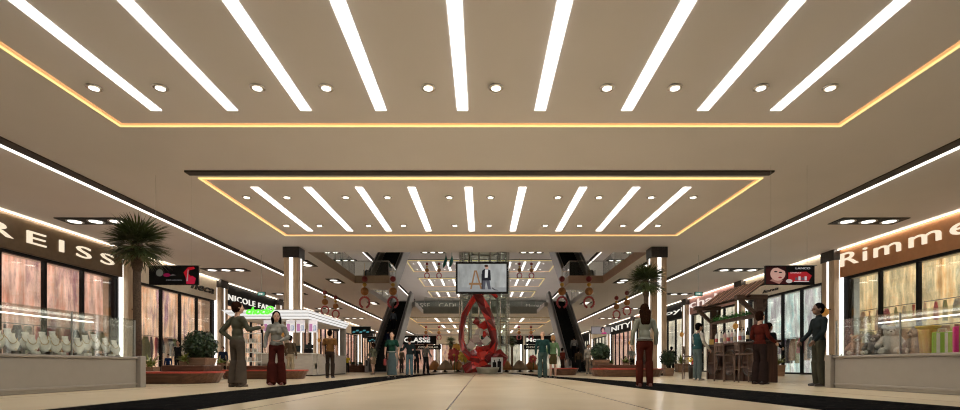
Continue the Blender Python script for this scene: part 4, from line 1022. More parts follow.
o = bear((7.85, 500 * 7.85 / (911 - VX) - .1, .662), R(-100), .86, fur('fur_brown', (.20, .15, .12)), fur('pad_brown', (.42, .34, .28)), 'brown teddy bear turned away beside the yellow gift tub')
# gift tub and bags
st = wood('yellow_stripe', (.75, .30, .05), (.85, .62, .12), .5)
def tub(px, X, label, h, m1, m2, r0=.1, r1=.135):
    Y = 500 * X / (px - VX); o = thing('gift_tub', label, 'gift tub', (X, Y, .662))
    MB().lathe([(r0, 0), (r1, h - .07), (r1 + .01, h - .06), (r0, h - .065)], 20).build('tub', m1, o, True)
    MB().lathe([(r1 - .01, h - .06), (r1 + .04, h), (r1 + .04, h + .012), (r1 - .03, h - .04)], 20).build('rim', m2, o, True)
tub(928, 7.75, 'tall yellow and orange striped gift tub in the toy counter', .47, st, mat('yellow_card', (.75, .5, .06), .5), .11, .14)
def bag(px, X, label, h, wd, cols, rz=-35):
    Y = 500 * X / (px - VX); o = thing('gift_bag', label, 'gift bag', (X, Y, .662), R(rz))
    MB().bevbox(-wd / 2, wd / 2, -.06, .06, 0, h, .006).build('bag', cols[0], o)
    for i, (a, b) in enumerate([(.2, .38), (.6, .75)]):
        MB().box(-wd / 2 + wd * a, -wd / 2 + wd * b, -.063, -.06, .01, h - .01).build('stripe', cols[1], o)
    for y in (-.05, .05): MB().tube([(-wd * .25, y, h - .01), (-wd * .18, y, h + .06), (wd * .18, y, h + .06), (wd * .25, y, h - .01)], .006, 6).build('handle', cols[1], o, True)
gr = mat('lime_card', (.32, .52, .05), .5); wh = mat('white_card', (.75, .72, .62), .5); mg = mat('magenta_card', (.72, .02, .22), .5); mar = mat('maroon_card', (.3, .03, .12), .5)
bag(942, 7.8, 'lime green and white striped gift bag next to the yellow tub', .36, .26, (gr, wh))
bag(955, 7.95, 'white and lime striped gift bag behind the magenta bag', .37, .24, (wh, gr))
t = bag(966, 7.7, 'magenta gift bag at the right picture edge of the toy counter', .42, .3, (mg, gr))
o = thing('toy_bottle', 'small white and black toy figure right of the teddy bears', 'toy', (7.85, 500 * 7.85 / (914.5 - VX), .662))
MB().lathe([(.05, 0), (.055, .02), (.035, .12), (.045, .17), (.02, .24), (.005, .27)], 14).build('body', M['gloss_white'], o, True)
MB().lathe([(.046, .1), (.05, .13), (.046, .16)], 14).build('band', M['black'], o, True)

# ------------------------------------------------------------------ white lit kiosk
t = thing('kiosk', 'white kiosk with glowing louvred canopy around the left column', 'kiosk', (-9.2, 21.3, 0))
kx0, kx1, ky0, ky1 = -1.95, 1.8, 0, 6.7; zt_, zb_, ins = 2.86, 2.48, .42
MB().add([(kx0, ky0, zt_), (kx1, ky0, zt_), (kx1, ky1, zt_), (kx0, ky1, zt_), (kx0 + ins, ky0 + ins, zb_), (kx1 - ins * .2, ky0 + ins, zb_), (kx1 - ins * .2, ky1 - ins, zb_), (kx0 + ins, ky1 - ins, zb_)],
         [(0, 1, 2, 3)[::-1], (4, 5, 6, 7), (0, 1, 5, 4), (1, 2, 6, 5), (2, 3, 7, 6), (3, 0, 4, 7)]) if False else None
def canopy_ring(f0, f1, grow, m, name):
    def cor(f, g):
        i = ins * (1 - f); z = zb_ + (zt_ - zb_) * f
        return [(kx0 + i - g, ky0 + i - g, z), (kx1 - i * .3 + g, ky0 + i - g, z), (kx1 - i * .3 + g, ky1 - i + g, z), (kx0 + i - g, ky1 - i + g, z)]
    a = cor(f0, grow); b = cor(f1, grow); c = cor(f1, grow - .06); d = cor(f0, grow - .06)
    vs = a + b + c + d; fs = []
    for i in range(4):
        j = (i + 1) % 4
        fs += [(i, j, 4 + j, 4 + i), (4 + i, 4 + j, 8 + j, 8 + i), (8 + i, 8 + j, 12 + j, 12 + i), (12 + i, 12 + j, j, i)]
    return MB().add(vs, fs).build(name, m, t)
KL = mat('canopy_panel', (.2, .2, .2), .5, emit=.8, ecol=(1, .99, .97), var=.02)
for f0, f1 in ((.04, .29), (.35, .61), (.67, .96)): canopy_ring(f0, f1, 0, KL, 'light_panel')
for f0, f1 in ((0, .04), (.29, .35), (.61, .67), (.96, 1.0)): canopy_ring(f0, f1, .015, M['esc_side'], 'canopy_rib')
cc = MB(); sx0, sx1, sy0, sy1 = -.05, .75, 1.9, 2.7   # opening round the column
for a in ((kx0, sx0 - .02, ky0, ky1), (sx1, kx1, ky0, ky1), (sx0 - .02, sx1, ky0, sy0), (sx0 - .02, sx1, sy1, ky1)): cc.box(a[0], a[1], a[2], a[3], zt_ - .03, zt_)
cc.build('canopy_top', M['gloss_white'], t)
cc = MB()
for a in ((kx0 + ins, sx0 - .02, ins, ky1 - ins), (sx1, kx1 - ins * .3, ins, ky1 - ins), (sx0 - .02, sx1, ins, sy0), (sx0 - .02, sx1, sy1, ky1 - ins)): cc.box(a[0], a[1], a[2], a[3], zb_ + .01, zb_ + .04)
cc.build('canopy_soffit', M['gloss_white'], t)
for x, y in ((kx0 + .5, .5), (kx1 - .25, 6.2), (kx0 + .5, 6.2)): MB().bevbox(x - .14, x + .14, y - .14, y + .135, 0, zb_ + .02, .01).build('post', M['counter'], t)
kc = mat('kiosk_laminate', (.42, .385, .345), .4, stretch=(.5, .5, 8), var=.12)
bd = MB(); bd.box(-.75, 1.75, .7, 1.3, .56, .98).box(-.75, 1.75, .7, 1.3, .06, .32).box(-.75, 1.75, .95, 1.3, .32, .56).box(-.75, -.68, .7, 1.3, .32, .56).box(.62, 1.75, .7, 1.3, .32, .56).box(-.05, 0, .7, 1.3, .32, .56)
bd.build('front_counter', kc, t)
B(1.2, 1.78, 1.3, 6.0, .06, 1.0).build('side_counter', kc, t)
B(-.8, 1.8, .66, 1.33, .98, 1.02).build('worktop', M['gloss_white'], t)
B(-.7, 1.72, .78, 6.0, 0, .06).build('plinth', M['dark'], t)
text('lettering', 'choco', lamp('neon_green', (.12, 1, .05), .8), t, (ux(246.5, 21.2) + 9.2, -.12, hz(314.5, 21.2)), (1, 0, 0), (0, 0, 1), 1.02, .3, .08, .35, .02)
MB().tube([(ux(270, 21.2) + 9.2 + .14 * math.cos(a) + .03 * math.sin(a), -.12, hz(309.5, 21.2) + .12 * math.sin(a)) for a in [2 * PI * q / 16 for q in range(16)]], .03, 8, True).build('logo_loop', lamp('neon_green_loop', (.12, 1, .05), .8), t, True)
for i, (px, X) in enumerate([(268, 0), (290.5, 0), (300.5, 0), (313, 0)]):
    o = thing('menu_poster', '%s pink and white menu poster from the left under the kiosk canopy' % ORD[i], 'poster', (ux(px, 21.9), 21.9, 1.92), 0, 'menu posters under the kiosk canopy')
    B(-.19, .19, -.01, .01, 0, .54).build('sheet', lamp('poster_white_%d' % i, (.80, .76, .80), .55), o)
    flat([(-.16, .05), (-.02, .05), (-.02, .38), (-.16, .38)], 'printed_block', E('pink', (.72, .30, .55), .6), o, -.014)
    flat([(.0, .08), (.15, .08), (.15, .3), (.05, .34)], 'printed_drink', E('blue', (.35, .45, .65), .6), o, -.014)
    flat(blob(.06, .22, .06, .12), 'printed_cup', E('cup', (.85, .85, .9), .6), o, -.018)
    for x in (-.15, .15): MB().tube([(x, 0, .54), (x, 0, .555)], .005, 5).build('hook', M['metal'], o)
def till(px, Y, label, big):
    o = thing('cash_register', label, 'cash register', (ux(px, Y), Y, 1.022))
    if big:
        MB().bevbox(-.17, .17, -.12, .12, 0, .2, .02).build('drawer_unit', M['black'], o)
        T = Matrix.Translation((0, .03, .3)) @ Matrix.Rotation(R(-15), 4, 'X')
        MB().bevbox(-.2, .2, -.02, .02, -.09, .09, .008, T).build('screen', M['esc_dark'], o)
        MB().box(-.03, .03, 0, .06, .2, .26).build('stand', M['black'], o)
        MB().bevbox(-.05, .05, .06, .09, .36, .46, .005).build('customer_display', M['black'], o)
    else:
        T = Matrix.Translation((0, 0, .2)) @ Matrix.Rotation(R(-12), 4, 'X')
        MB().bevbox(-.2, .2, -.02, .02, -.14, .14, .008, T).build('screen', M['esc_dark'], o)
        MB().tube([(0, .03, 0), (0, .03, .15)], .02).build('stand', M['black'], o)
        MB().bevbox(-.11, .11, -.06, .1, 0, .02, .004).build('foot', M['black'], o)
till(296, 22.3, 'flat black till screen on the kiosk counter', False)
till(308.5, 22.3, 'bulky black cash register on the kiosk counter', True)
o = thing('display_rack', 'open steel display rack with glass shelves between the two talking women', 'rack', (ux(251.5, 20.9), 20.9, 0))
for x in (-.32, 0, .32):
    for y in (-.2, .2): MB().tube([(x, y, 0), (x, y, 1.84)], .014, 6).build('post', mat('rack_steel_%d%d' % (x * 100, y * 10), (.6, .58, .54), .4), o)
for z in (.25, .62, 1.0, 1.4, 1.8): B(-.33, .33, -.21, .21, z, z + .025).build('shelf', M['gloss_white'], o)
MG = [mat('jar_%d' % i, c, .35) for i, c in enumerate([(.6, .6, .58), (.45, .3, .2), (.7, .66, .6), (.3, .33, .3)])]
jar = MB().lathe([(.03, 0), (.032, .01), (.032, .12), (.02, .14), (.018, .17), (.001, .175)], 12).mesh('jar', MG[0], True)
for sh, z in enumerate((.275, .645, 1.025, 1.425)):
    for i in range(7):
        j = bpy.data.objects.new('jar', jar); C.objects.link(j); j.location = (ux(251.5, 20.9) - .26 + .086 * i, 20.85, z)
        j.material_slots[0].link = 'OBJECT'; j.material_slots[0].material = MG[(i + sh) % 4]
        tag(j, '%s jar from the left, %s shelf, steel rack' % (ORD[i], ['lowest', 'second lowest', 'middle', 'upper'][sh]), 'jar', 'jars on the steel rack')

# ------------------------------------------------------------------ timber bar with slatted roof
t = thing('wooden_bar', 'dark wooden bar counter with barrel front, posts and slatted roof', 'bar', (7.75, 13.6, 0))
MB().bevbox(0, .3, 0, 3.6, 0, 1.1, .01).build('counter_body', M['walnut'], t)
MB().bevbox(-.12, .38, -.06, 3.66, 1.1, 1.16, .015).build('worktop', M['walnut'], t)
for y in (.1, 1.2, 2.35, 3.5): MB().bevbox(-.05, 0, y - .06, y + .06, 0, 1.1, .01).build('pilaster', M['walnut'], t)
for k, y in enumerate((.68, 1.78, 2.92)):
    T = Matrix.Translation((-.02, y, .55)) @ Matrix.Rotation(R(-90), 4, 'Y')
    b = MB().lathe([(.34, -.02), (.40, .04), (.40, .1), (.36, .1), (.35, .07), (.001, .07)], 28, T).build('barrel_front', M['walnut'], t, True)
    hp = MB()
    hp.tube([(-.13, y + .39 * math.cos(2 * PI * q / 28), .55 + .39 * math.sin(2 * PI * q / 28)) for q in range(28)], .022, 6, True)
    hp.build('hoop', M['dark'], b, True)
    MB().box(-.12, -.1, y - .34, y + .34, .52, .58).build('crossbar', M['walnut'], b)
py_ = [.8, 3.6]
for k, y in enumerate(py_):
    MB().bevbox(.12, .3, y - .09, y + .09, 1.16, 2.36, .01).build('post', M['walnut_x'], t)
    MB().bevbox(-.45, .45, y - .08, y + .08, 2.36, 2.5, .01).build('cross_beam', M['walnut_x'], t)
    for sx in (-1, 1):
        if sx < 0: pts = [(.14, 2.0), (.12, 1.9), (-.34, 2.3), (-.34, 2.38), (-.24, 2.38)]
        else: pts = [(.28, 2.0), (.30, 1.9), (.44, 2.2), (.44, 2.38), (.38, 2.38)]
        n = len(pts); vs = [(p[0], y - .05, p[1]) for p in pts] + [(p[0], y + .05, p[1]) for p in pts]
        MB().add(vs, [tuple(range(n))[::-1] if sx > 0 else tuple(range(n)), tuple(range(n, 2 * n))] + [(i, (i + 1) % n, n + (i + 1) % n, n + i) for i in range(n)]).build('brace', M['walnut_x'], t)
slat2 = wood('roof_slat_dark', (.08, .034, .02), (.15, .07, .042), .6)
nS = 13
MB().add([(-.2, .63, 2.44), (.5, .63, 2.965), (.5, 3.83, 2.965), (-.2, 3.83, 2.44), (-.2, .63, 2.45), (.5, .63, 2.975), (.5, 3.83, 2.975), (-.2, 3.83, 2.45)], [(0, 3, 2, 1), (4, 5, 6, 7), (0, 1, 5, 4), (1, 2, 6, 5), (2, 3, 7, 6), (3, 0, 4, 7)]).build('gap_shade_sheet', M['black'], t)  # black sheet added under the slats so their gaps look shaded
for i in range(nS):
    y = .65 + i * (3.2 / nS)
    lo, hi = (-.22, 2.455), (.5, 2.995); th = .014
    MB().add([(lo[0], y, lo[1]), (hi[0], y, hi[1]), (hi[0], y + .135, hi[1]), (lo[0], y + .135, lo[1]), (lo[0], y, lo[1] + th), (hi[0], y, hi[1] + th), (hi[0], y + .135, hi[1] + th), (lo[0], y + .135, lo[1] + th)],
             [(0, 3, 2, 1), (4, 5, 6, 7), (0, 1, 5, 4), (1, 2, 6, 5), (2, 3, 7, 6), (3, 0, 4, 7)]).build('roof_slat', slat2 if i % 2 else M['slat'], t)
for zx in ((-.12, 2.50), (.38, 2.87)): MB().box(zx[0] - .03, zx[0] + .03, .62, 3.86, zx[1] - .09, zx[1] - .02).build('purlin', M['walnut'], t)
B(.12, .24, .9, 3.5, 1.86, 1.96).build('shelf_beam', M['walnut_x'], t)
tr = leafball((0, 0, 0), .1, 10, .05, 3); iv = MB(); rnd = random.Random(5)
for i in range(900):
    p = Vector((rnd.uniform(.06, .3), rnd.uniform(.95, 3.5), 1.97 + abs(rnd.gauss(0, .06)))); a = rnd.uniform(0, 6.3); L_ = .06
    g = Vector((math.cos(a), math.sin(a), rnd.uniform(-.6, .6))) * L_; e = Vector((-math.sin(a), math.cos(a), rnd.uniform(-.5, .8))) * L_ * .4
    iv.add([p, p + g * .5 + e, p + g, p + g * .5 - e], [(0, 1, 2, 3)])
tag(iv.build('ivy_garland', mat('ivy_green', (.04, .20, .03), .5, var=.5, scale=12)), 'green ivy garland lying along the wooden bar shelf beam', 'garland', kind='stuff').location = (7.75, 13.6, 0)
# bottles on the bar
bm = {'w': mat('white_bottle', (.72, .70, .66), .25), 'p': mat('pink_bottle', (.62, .42, .42), .25), 'k': M['black']}
for i, (px, c) in enumerate([(716.5, 'w'), (721.5, 'w'), (725, 'p'), (728.5, 'w'), (732, 'p'), (735, 'w'), (740, 'w'), (743.5, 'w'), (747.5, 'k')]):
    X = 7.82 + .06 * (i % 2); Y = 500 * X / (px - VX)
    o = thing('bottle', '%s bottle from the left on the wooden bar, %s' % (ORD[i], {'w': 'white', 'p': 'pinkish', 'k': 'black'}[c]), 'bottle', (X, Y, 1.162), 0, 'pump bottles on the wooden bar')
    MB().lathe([(.045, 0), (.05, .01), (.05, .26), (.04, .31), (.018, .34), (.018, .37)], 14).build('body', bm[c], o, True)
    MB().lathe([(.024, .365), (.024, .40), (.008, .405), (.008, .45), (.001, .455)], 10).build('pump', M['black'], o, True)
    MB().tube([(0, 0, .44), (-.06, 0, .45), (-.075, 0, .43)], .007, 6).build('spout', M['black'], o, True)
    MB().lathe([(.0505, .08), (.0512, .08), (.0512, .2), (.0505, .2)], 14).build('bottle_label', mat('paper_%d' % i, [(.5, .1, .1), (.2, .2, .22), (.6, .5, .3)][i % 3], .6), o)
o = thing('price_card', 'yellow price card standing at the far end of the bar', 'card', (7.8, 500 * 7.8 / (711.5 - VX), 1.162), R(-20))
MB().bevbox(-.07, .07, -.006, .006, .01, .19, .003).build('card', mat('yellow_paper', (.62, .42, .1), .6), o); MB().bevbox(-.08, .08, -.03, .03, 0, .014, .003).build('holder', M['black'], o)
def stool(loc, rz, label):
    o = thing('bar_stool', label, 'bar stool', loc, rz, 'wooden bar stools at the bar'); M['walnut_x'] = M['stool_wood']
    MB().bevbox(-.19, .19, -.18, .18, .76, .80, .012).build('seat', M['walnut_x'], o)
    for x, y in ((-.17, -.16), (.17, -.16)): MB().tube([(x * 1.12, y * 1.15, 0), (x, y, .77)], .018, 8).build('leg', M['walnut_x'], o)
    for x in (-.17, .17): MB().tube([(x * 1.12, .19, 0), (x, .165, .78), (x, .19, 1.12)], .018, 8).build('back_leg', M['walnut_x'], o)
    MB().bevbox(-.18, .18, .17, .2, 1.02, 1.12, .008).build('top_rail', M['walnut_x'], o)
    for x in (-.09, 0, .09): MB().bevbox(x - .015, x + .015, .172, .19, .88, 1.03, .003).build('back_slat', M['walnut_x'], o)
    MB().bevbox(-.17, .17, .165, .185, .86, .89, .004).build('back_rail', M['walnut_x'], o)
    for p, q in (((-.185, -.17, .3), (.185, -.17, .3)), ((-.185, .18, .36), (.185, .18, .36)), ((-.18, -.17, .42), (-.18, .18, .42)), ((.18, -.17, .42), (.18, .18, .42))):
        MB().tube([p, q], .012, 6).build('stretcher', M['walnut_x'], o)
    return o
s1 = stool((7.05, 14.55, 0), R(105), 'wooden bar stool in the middle of the bar front, its slatted back to the hall')
dup(s1, (7.2, 13.75, 0), R(80), 'wooden bar stool nearest the woman in the dark red top')
dup(s1, (7.0, 16.9, 0), R(60), 'wooden bar stool behind the man in the teal vest')
for i, (px, Y, c, lb) in enumerate([(690.5, 17.6, (.7, .5, .05), 'yellow'), (693, 17.9, (.5, .05, .04), 'red')]):
    o = thing('potted_flower', 'small %s flower pot beside the stool behind the vested man' % lb, 'flower', (ux(px, Y), Y, 0))
    MB().lathe([(.06, 0), (.08, .5), (.08, .5), (.07, .44)], 14).build('tall_pot', M['dark'], o, True)
    mb = leafball((0, 0, .68 - i * .08), .09, 60, .06, i + 40); mb.ell((0, 0, .62 - i * .08), .05); mb.build('bloom', mat('bloom_' + lb, c, .6, var=.3), o)

# ------------------------------------------------------------------ leaf seats and flowers round the sculpture
def leaf_seat(px, Y, wpx, label, m, flip=1):
    W_ = wpx / F * Y; t = thing('leaf_seat', label, 'seat', (ux(px, Y), Y, 0)); n = 14; vs = []; fs = []
    for i in range(n + 1):
        u = i / n; x = (u - .5) * W_ * flip
        hgt = .28 + .66 * math.sin(PI * (u * .9 + .04)) ** 1.3 * (1.15 - .5 * u)
        dd = .10 + .42 * math.sin(PI * (u * .9 + .05))
        vs += [(x, -dd, .30 + .1 * (1 - u)), (x, 0, hgt), (x, dd * .6, hgt * .9), (x, dd * .7, .25), (x, 0, .14), (x, -dd * .8, .2)]
    for i in range(n):
        for j in range(6): k = (j + 1) % 6; q = (i * 6 + j, i * 6 + k, (i + 1) * 6 + k, (i + 1) * 6 + j); fs.append(q)
    fs += [tuple(range(6)), tuple(range(n * 6, n * 6 + 6))[::-1]]
    MB().add(vs, fs).build('shell', m, t, True)
    MB().lathe([(W_ * .22, 0), (W_ * .2, .04), (.1, .08), (.1, .18)], 14).build('foot', M['dark'], t, True)
tan = mat('seat_tan', (.30, .21, .13), .5); org = mat('seat_orange', (.42, .18, .05), .5)
for i, (px, w_, m, fl, y) in enumerate([(435, 13, org, 1, 37), (445, 15, tan, -1, 36), (458, 15, org, 1, 38), (467, 13, tan, -1, 36), (506.5, 11, org, -1, 36.4), (520, 15, tan, 1, 36.2), (531, 15, org, -1, 37.3), (541, 12, tan, 1, 38)]):
    leaf_seat(px, y, w_, '%s wavy %s leaf shaped seat from the left around the sculpture' % (ORD[i], 'orange' if m is org else 'tan'), m, fl)
def flower(px, py, Y, r_, c, label):
    z = hz(py, Y); t = thing('giant_flower', label, 'flower', (ux(px, Y), Y, 0)); m = mat('petal_' + label.split()[1], c, .5, var=.2)
    MB().tube([(0, .15, 0), (.05, .12, z * .5), (0, 0, z)], .03, 8).build('stem', M['leaf'], t, True)
    for i in range(9):
        a = 2 * PI * i / 9; T = Matrix.Translation((0, 0, z)) @ Matrix.Rotation(a, 4, 'Y') @ Matrix.Rotation(R(-20 - 12 * (i % 2)), 4, 'X')
        MB().ell((0, -.02, r_ * .58), (r_ * .3, r_ * .07, r_ * .5), 10, 7, T).build('petal', m, t, True)
    MB().ell((0, -.05, z), r_ * .2, 10, 7).build('centre', orb_gold, t, True)
flower(454, 355, 35, .5, (.45, .06, .05), 'large red flower standing left of the sculpture')
flower(463.5, 356.5, 34, .42, (.62, .42, .06), 'round yellow flower between the red flower and the sculpture')
flower(456.5, 348, 36, .34, (.60, .34, .05), 'small amber flower above the large red flower')
flower(533, 359, 35.4, .3, (.5, .07, .06), 'low scarlet flower among the right leaf seats')

# ------------------------------------------------------------------ people
SK = [mat('skin_light', (.52, .32, .23), .5, var=.05), mat('skin_tan', (.38, .22, .15), .5, var=.05), mat('skin_dark', (.14, .075, .05), .5, var=.05)]
HAIR = {'brown': mat('hair_brown', (.016, .007, .004), .7, var=.4, scale=40, spec=0), 'black': mat('hair_black', (.005, .004, .004), .7, var=.3, scale=40, spec=0), 'blonde': mat('hair_blonde', (.26, .14, .06), .6, var=.3, scale=40, spec=.15)}
EYE_M = mat('eye_dark', (.03, .02, .02), .2); LIP_M = mat('lips', (.34, .10, .09), .5)
POSE = {  # side -> (elbow, wrist, hand direction)
 'down': lambda q: ((q * .245, -.03, 1.16), (q * .255, .05, .91), (q * -.03, .05, -1)),
 'hip': lambda q: ((q * .32, -.13, 1.16), (q * .19, -.01, 1.01), (-q * .3, .25, -.5)),
 'belly': lambda q: ((q * .27, -.02, 1.15), (q * .13, .17, 1.06), (-q * 1, .35, -.2)),
 'point': lambda q: ((q * .25, .06, 1.19), (q * .27, .33, 1.25), (q * .15, 1, .15)),
 'fore': lambda q: ((q * .24, .0, 1.16), (q * .22, .24, 1.02), (0, .9, -.5)),
 'low': lambda q: ((q * .25, .03, 1.17), (q * .25, .22, .97), (0, .6, -.8)),
 'out': lambda q: ((q * .30, .02, 1.2), (q * .48, .1, 1.14), (q * 1, .3, 0)),
}
def person(px, Y, H, yaw, label, top, top_c, legs, leg_c, hair='short', hair_c='brown', skin=0, L='down', Rr='down', sleeve='long', flare=0, step=0, vox=.016, z0=0.005, X=None, female=False, lean=0, shoe_c=(.03, .022, .02), belt=None, collar=None, slim=1.0, turn=0, bag=None, hunch=0):
    k = H / 1.75; sh = .165 if female else .2; hp = .092 if female else .085; wt = (.86 if female else 1.04) * slim
    fine = vox < .012
    P = lambda a, b, c: (a, b + lean * max(0, c - .9), c)
    hd = Matrix.Translation((0, .01 + lean * .75, 1.60)) @ Matrix.Rotation(R(turn), 4, 'Z')
    hd = hd @ Matrix.Scale(1.12, 4)
    def H_(p): return tuple(hd @ Vector((p[0], p[1], p[2] - 1.60)))
    mb = MB()
    # head
    mb.ell((0, -.005, .06), (.073, .092, .098), 18, 12, hd); mb.ell((0, .03, -.005), (.054, .062, .062), 14, 9, hd); mb.ell((0, .055, -.035), (.03, .034, .026), 10, 7, hd)
    for z, y, r_n in ((.045, .094, .009), (.03, .099, .011), (.018, .105, .014)): mb.ell((0, y, z), (r_n, r_n * 1.3, .014), 8, 6, hd)
    mb.ell((0, .082, .062), (.05, .014, .01), 10, 6, hd); mb.ell((0, .088, -.008), (.022, .011, .012), 8, 6, hd)
    for q in (-1, 1): mb.ell((q * .074, -.005, .035), (.011, .02, .032), 8, 6, hd)
    mb.cap(P(0, -.012, 1.43), .056, H_((0, -.005, 1.58)), .047)
    # torso
    mb.ell(P(0, 0, 1.31), (.148 * wt, .098, .17), 18, 12); mb.ell(P(0, 0, 1.12), (.12 * wt, .086, .14), 16, 10); mb.ell((0, -.012, .96), (.150 if female else .142, .1, .12), 16, 10)
    mb.cap(P(-sh + .03, -.01, 1.405), .055, P(sh - .03, -.01, 1.405), .055)
    if female:
        for q in (-1, 1): mb.ell(P(q * .065, .085, 1.29), (.058, .05, .058), 10, 8)
    arm = {}
    for q, pn in ((-1, L), (1, Rr)):
        s_ = Vector(P(q * sh, -.01, 1.40)); e, w_, hdv = POSE[pn](q); e = Vector(P(*e)); w_ = Vector(P(*w_)); hdv = Vector(hdv).normalized()
        arm[q] = (s_, e, w_)
        mb.cap(s_, .05, e, .037); mb.cap(e, .037, w_, .026)
        side = hdv.cross(Vector((0, 1, 0)) if abs(hdv.y) < .8 else Vector((0, 0, 1))).normalized()
        up = hdv.cross(side).normalized()
        pc = w_ + hdv * .05
        if fine:
            T = Matrix.Translation(pc) @ Matrix((( up.x, side.x, hdv.x, 0), (up.y, side.y, hdv.y, 0), (up.z, side.z, hdv.z, 0), (0, 0, 0, 1)))
            mb.ell((0, 0, 0), (.037, .015, .05), 12, 8, T)
            for fi in range(4):
                b0 = w_ + hdv * .082 + up * (.028 - .0185 * fi); ln = [.036, .042, .038, .029][fi]; cur = side * .012 * -q
                m1 = b0 + hdv * ln + cur; m2 = m1 + hdv * ln * .75 + cur * 2
                mb.cap(b0, .0085, m1, .008, 8); mb.cap(m1, .008, m2, .007, 8)
            tb = w_ + hdv * .03 + up * .03; tm = tb + up * .024 + hdv * .028; mb.cap(tb, .011, tm, .0095, 8); mb.cap(tm, .0095, tm + hdv * .026 + up * .004, .008, 8)
        else:
            mb.cap(w_, .024, w_ + hdv * .09, .03, 8)
            for fi in range(4):
                b0 = w_ + hdv * .085 + up * (.027 - .018 * fi); mb.cap(b0, .011, b0 + hdv * .065 - side * q * .012, .009, 6)
            mb.cap(w_ + hdv * .03 + up * .025, .013, w_ + hdv * .07 + up * .052, .011, 6)
    leg = {}
    for q in (-1, 1):
        st = step * q; hh = Vector((q * hp, -.005, .92)); kn = Vector((q * (hp + .01), st * .5 + .015, .50)); an = Vector((q * (hp + .018), st - .01, .085))
        leg[q] = (hh, kn, an)
        mb.cap(hh, .082, kn, .053); mb.cap(kn, .053, an, .036); mb.ell(kn + Vector((q * .005, -.03, -.13)), (.046, .048, .1), 10, 8)
        mb.cap(an + Vector((0, -.025, -.045)), .034, an + Vector((q * .02, .13, -.062)), .024)
    body = remesh(mb, 'person', SK[skin], vox, 3 if fine else 2, .4)
    body.scale = (k, k, k); body.location = (X if X is not None else ux(px, Y), Y, z0); body.rotation_euler = (0, 0, R(-yaw))
    tag(body, label, 'person')
    # clothes
    def garment(mb, n, c, v=.014, it=5):
        m = mat(n + '_' + str(len(bpy.data.materials)), [v * .72 for v in c], .9, var=.12, scale=9, bump=.25, spec=.02)
        o = remesh(mb, n, m, max(v, vox * .9), it); o.parent = body; return o
    g = .014; mb = MB()
    if legs != 'skirt' or True:
        tz = .90 if top != 'dress' else .86
        mb.ell(P(0, 0, 1.31), (.148 * wt + g, .098 + g, .165), 18, 12); mb.ell(P(0, 0, 1.12), (.12 * wt + g + .008, .086 + g + .006, .16), 16, 10)
        mb.cap(P(0, 0, 1.25), .10 * wt, (0, -.005, tz + .1), .11 * wt)
        mb.ell((0, -.008, tz + .09), ((.150 if female else .145) + g, .1 + g, .10), 16, 10)
        mb.cap(P(-sh + .02, -.01, 1.405), .055 + g, P(sh - .02, -.01, 1.405), .055 + g)
        if collar: mb.cap(P(0, -.01, 1.43), .06 + g, P(0, -.008, 1.50), .056 + .4 * g)
        if female:
            for q in (-1, 1): mb.ell(P(q * .065, .085, 1.29), (.058 + g, .05 + g * .6, .058 + g), 10, 8)
        if sleeve != 'none':
            for q in (-1, 1):
                s_, e, w_ = arm[q]
                if sleeve == 'short': mb.cap(s_, .05 + g, s_.lerp(e, .68), .047 + g)
                else:
                    mb.cap(s_, .05 + g, e, .037 + g); mb.cap(e, .037 + g, e.lerp(w_, .62 if sleeve == 'mid' else .96), .028 + g)
        tg = garment(mb, {'vest': 'shirt'}.get(top, top), top_c if top != 'vest' else (.50, .47, .42))
        if top == 'vest':
            mb = MB(); g2 = g + .012
            mb.ell(P(0, 0, 1.30), (.148 * wt + g2, .098 + g2, .165), 18, 12); mb.ell(P(0, 0, 1.12), (.12 * wt + g2 + .01, .086 + g2 + .01, .17), 16, 10); mb.ell((0, -.008, 1.0), (.15 + g2, .1 + g2, .10), 16, 10)
            mb.cap(P(-sh + .06, -.01, 1.39), .055 + g2, P(sh - .06, -.01, 1.39), .055 + g2)
            garment(mb, 'vest', top_c)
    mb = MB()
    if legs == 'skirt':
        mb.ell((0, -.01, .97), ((.150 if female else .145) + g, .1 + g, .11), 16, 10)
        mb.lathe([(.11, 1.03), (.155, .93), (.17, .8), (.165, .62), (.155, .56), (.10, .58)], 20, Matrix.Scale(.82, 4, (0, 1, 0)))
        garment(mb, 'skirt', leg_c)
    elif legs == 'long_skirt':
        mb.ell((0, -.01, .97), (.15 + g, .1 + g, .11), 16, 10)
        mb.lathe([(.11, 1.03), (.155, .93), (.165, .7), (.17, .4), (.19, .12), (.1, .14)], 20, Matrix.Scale(.8, 4, (0, 1, 0)))
        garment(mb, 'long_skirt', leg_c)
    else:
        mb.ell((0, -.014, .955), ((.150 if female else .142) + g * .8, .1 + g * .8, .105), 16, 10)
        mb.ell((0, -.012, .895), (.13, .112, .10), 16, 10)
        for q in (-1, 1):
            hh, kn, an = leg[q]; mb.cap(hh, .094, kn, .061 + flare * .25)
            lo = an.copy(); lo.z = .07; d = MB()
            n = 14; r1 = .06 + flare * .25; r2 = .06 + flare
            path = [kn + Vector((0, 0, .03)), kn.lerp(lo, .5), lo]; mb.tube(path, [r1 + .022, (r1 + r2) / 2 + .014, r2], n); mb.cap(kn + Vector((0, 0, .06)), .07 + flare * .2, kn + Vector((0, -.025, -.15)), .066 + flare * .3)
            mb.tube([lo, lo + Vector((0, .02, -.035))], [r2, r2 * 1.03], n)
        garment(mb, 'trousers', leg_c)
    if belt:
        MB().tube([((.150 + g + .005) * math.cos(2 * PI * i / 24), -.01 + (.1 + g + .008) * math.sin(2 * PI * i / 24), 1.005) for i in range(24)], .014, 6, True).build('belt', mat('belt_' + str(len(bpy.data.materials)), belt, .4), body, True)
    sm = mat('shoe_' + str(len(bpy.data.materials)), shoe_c, .35)
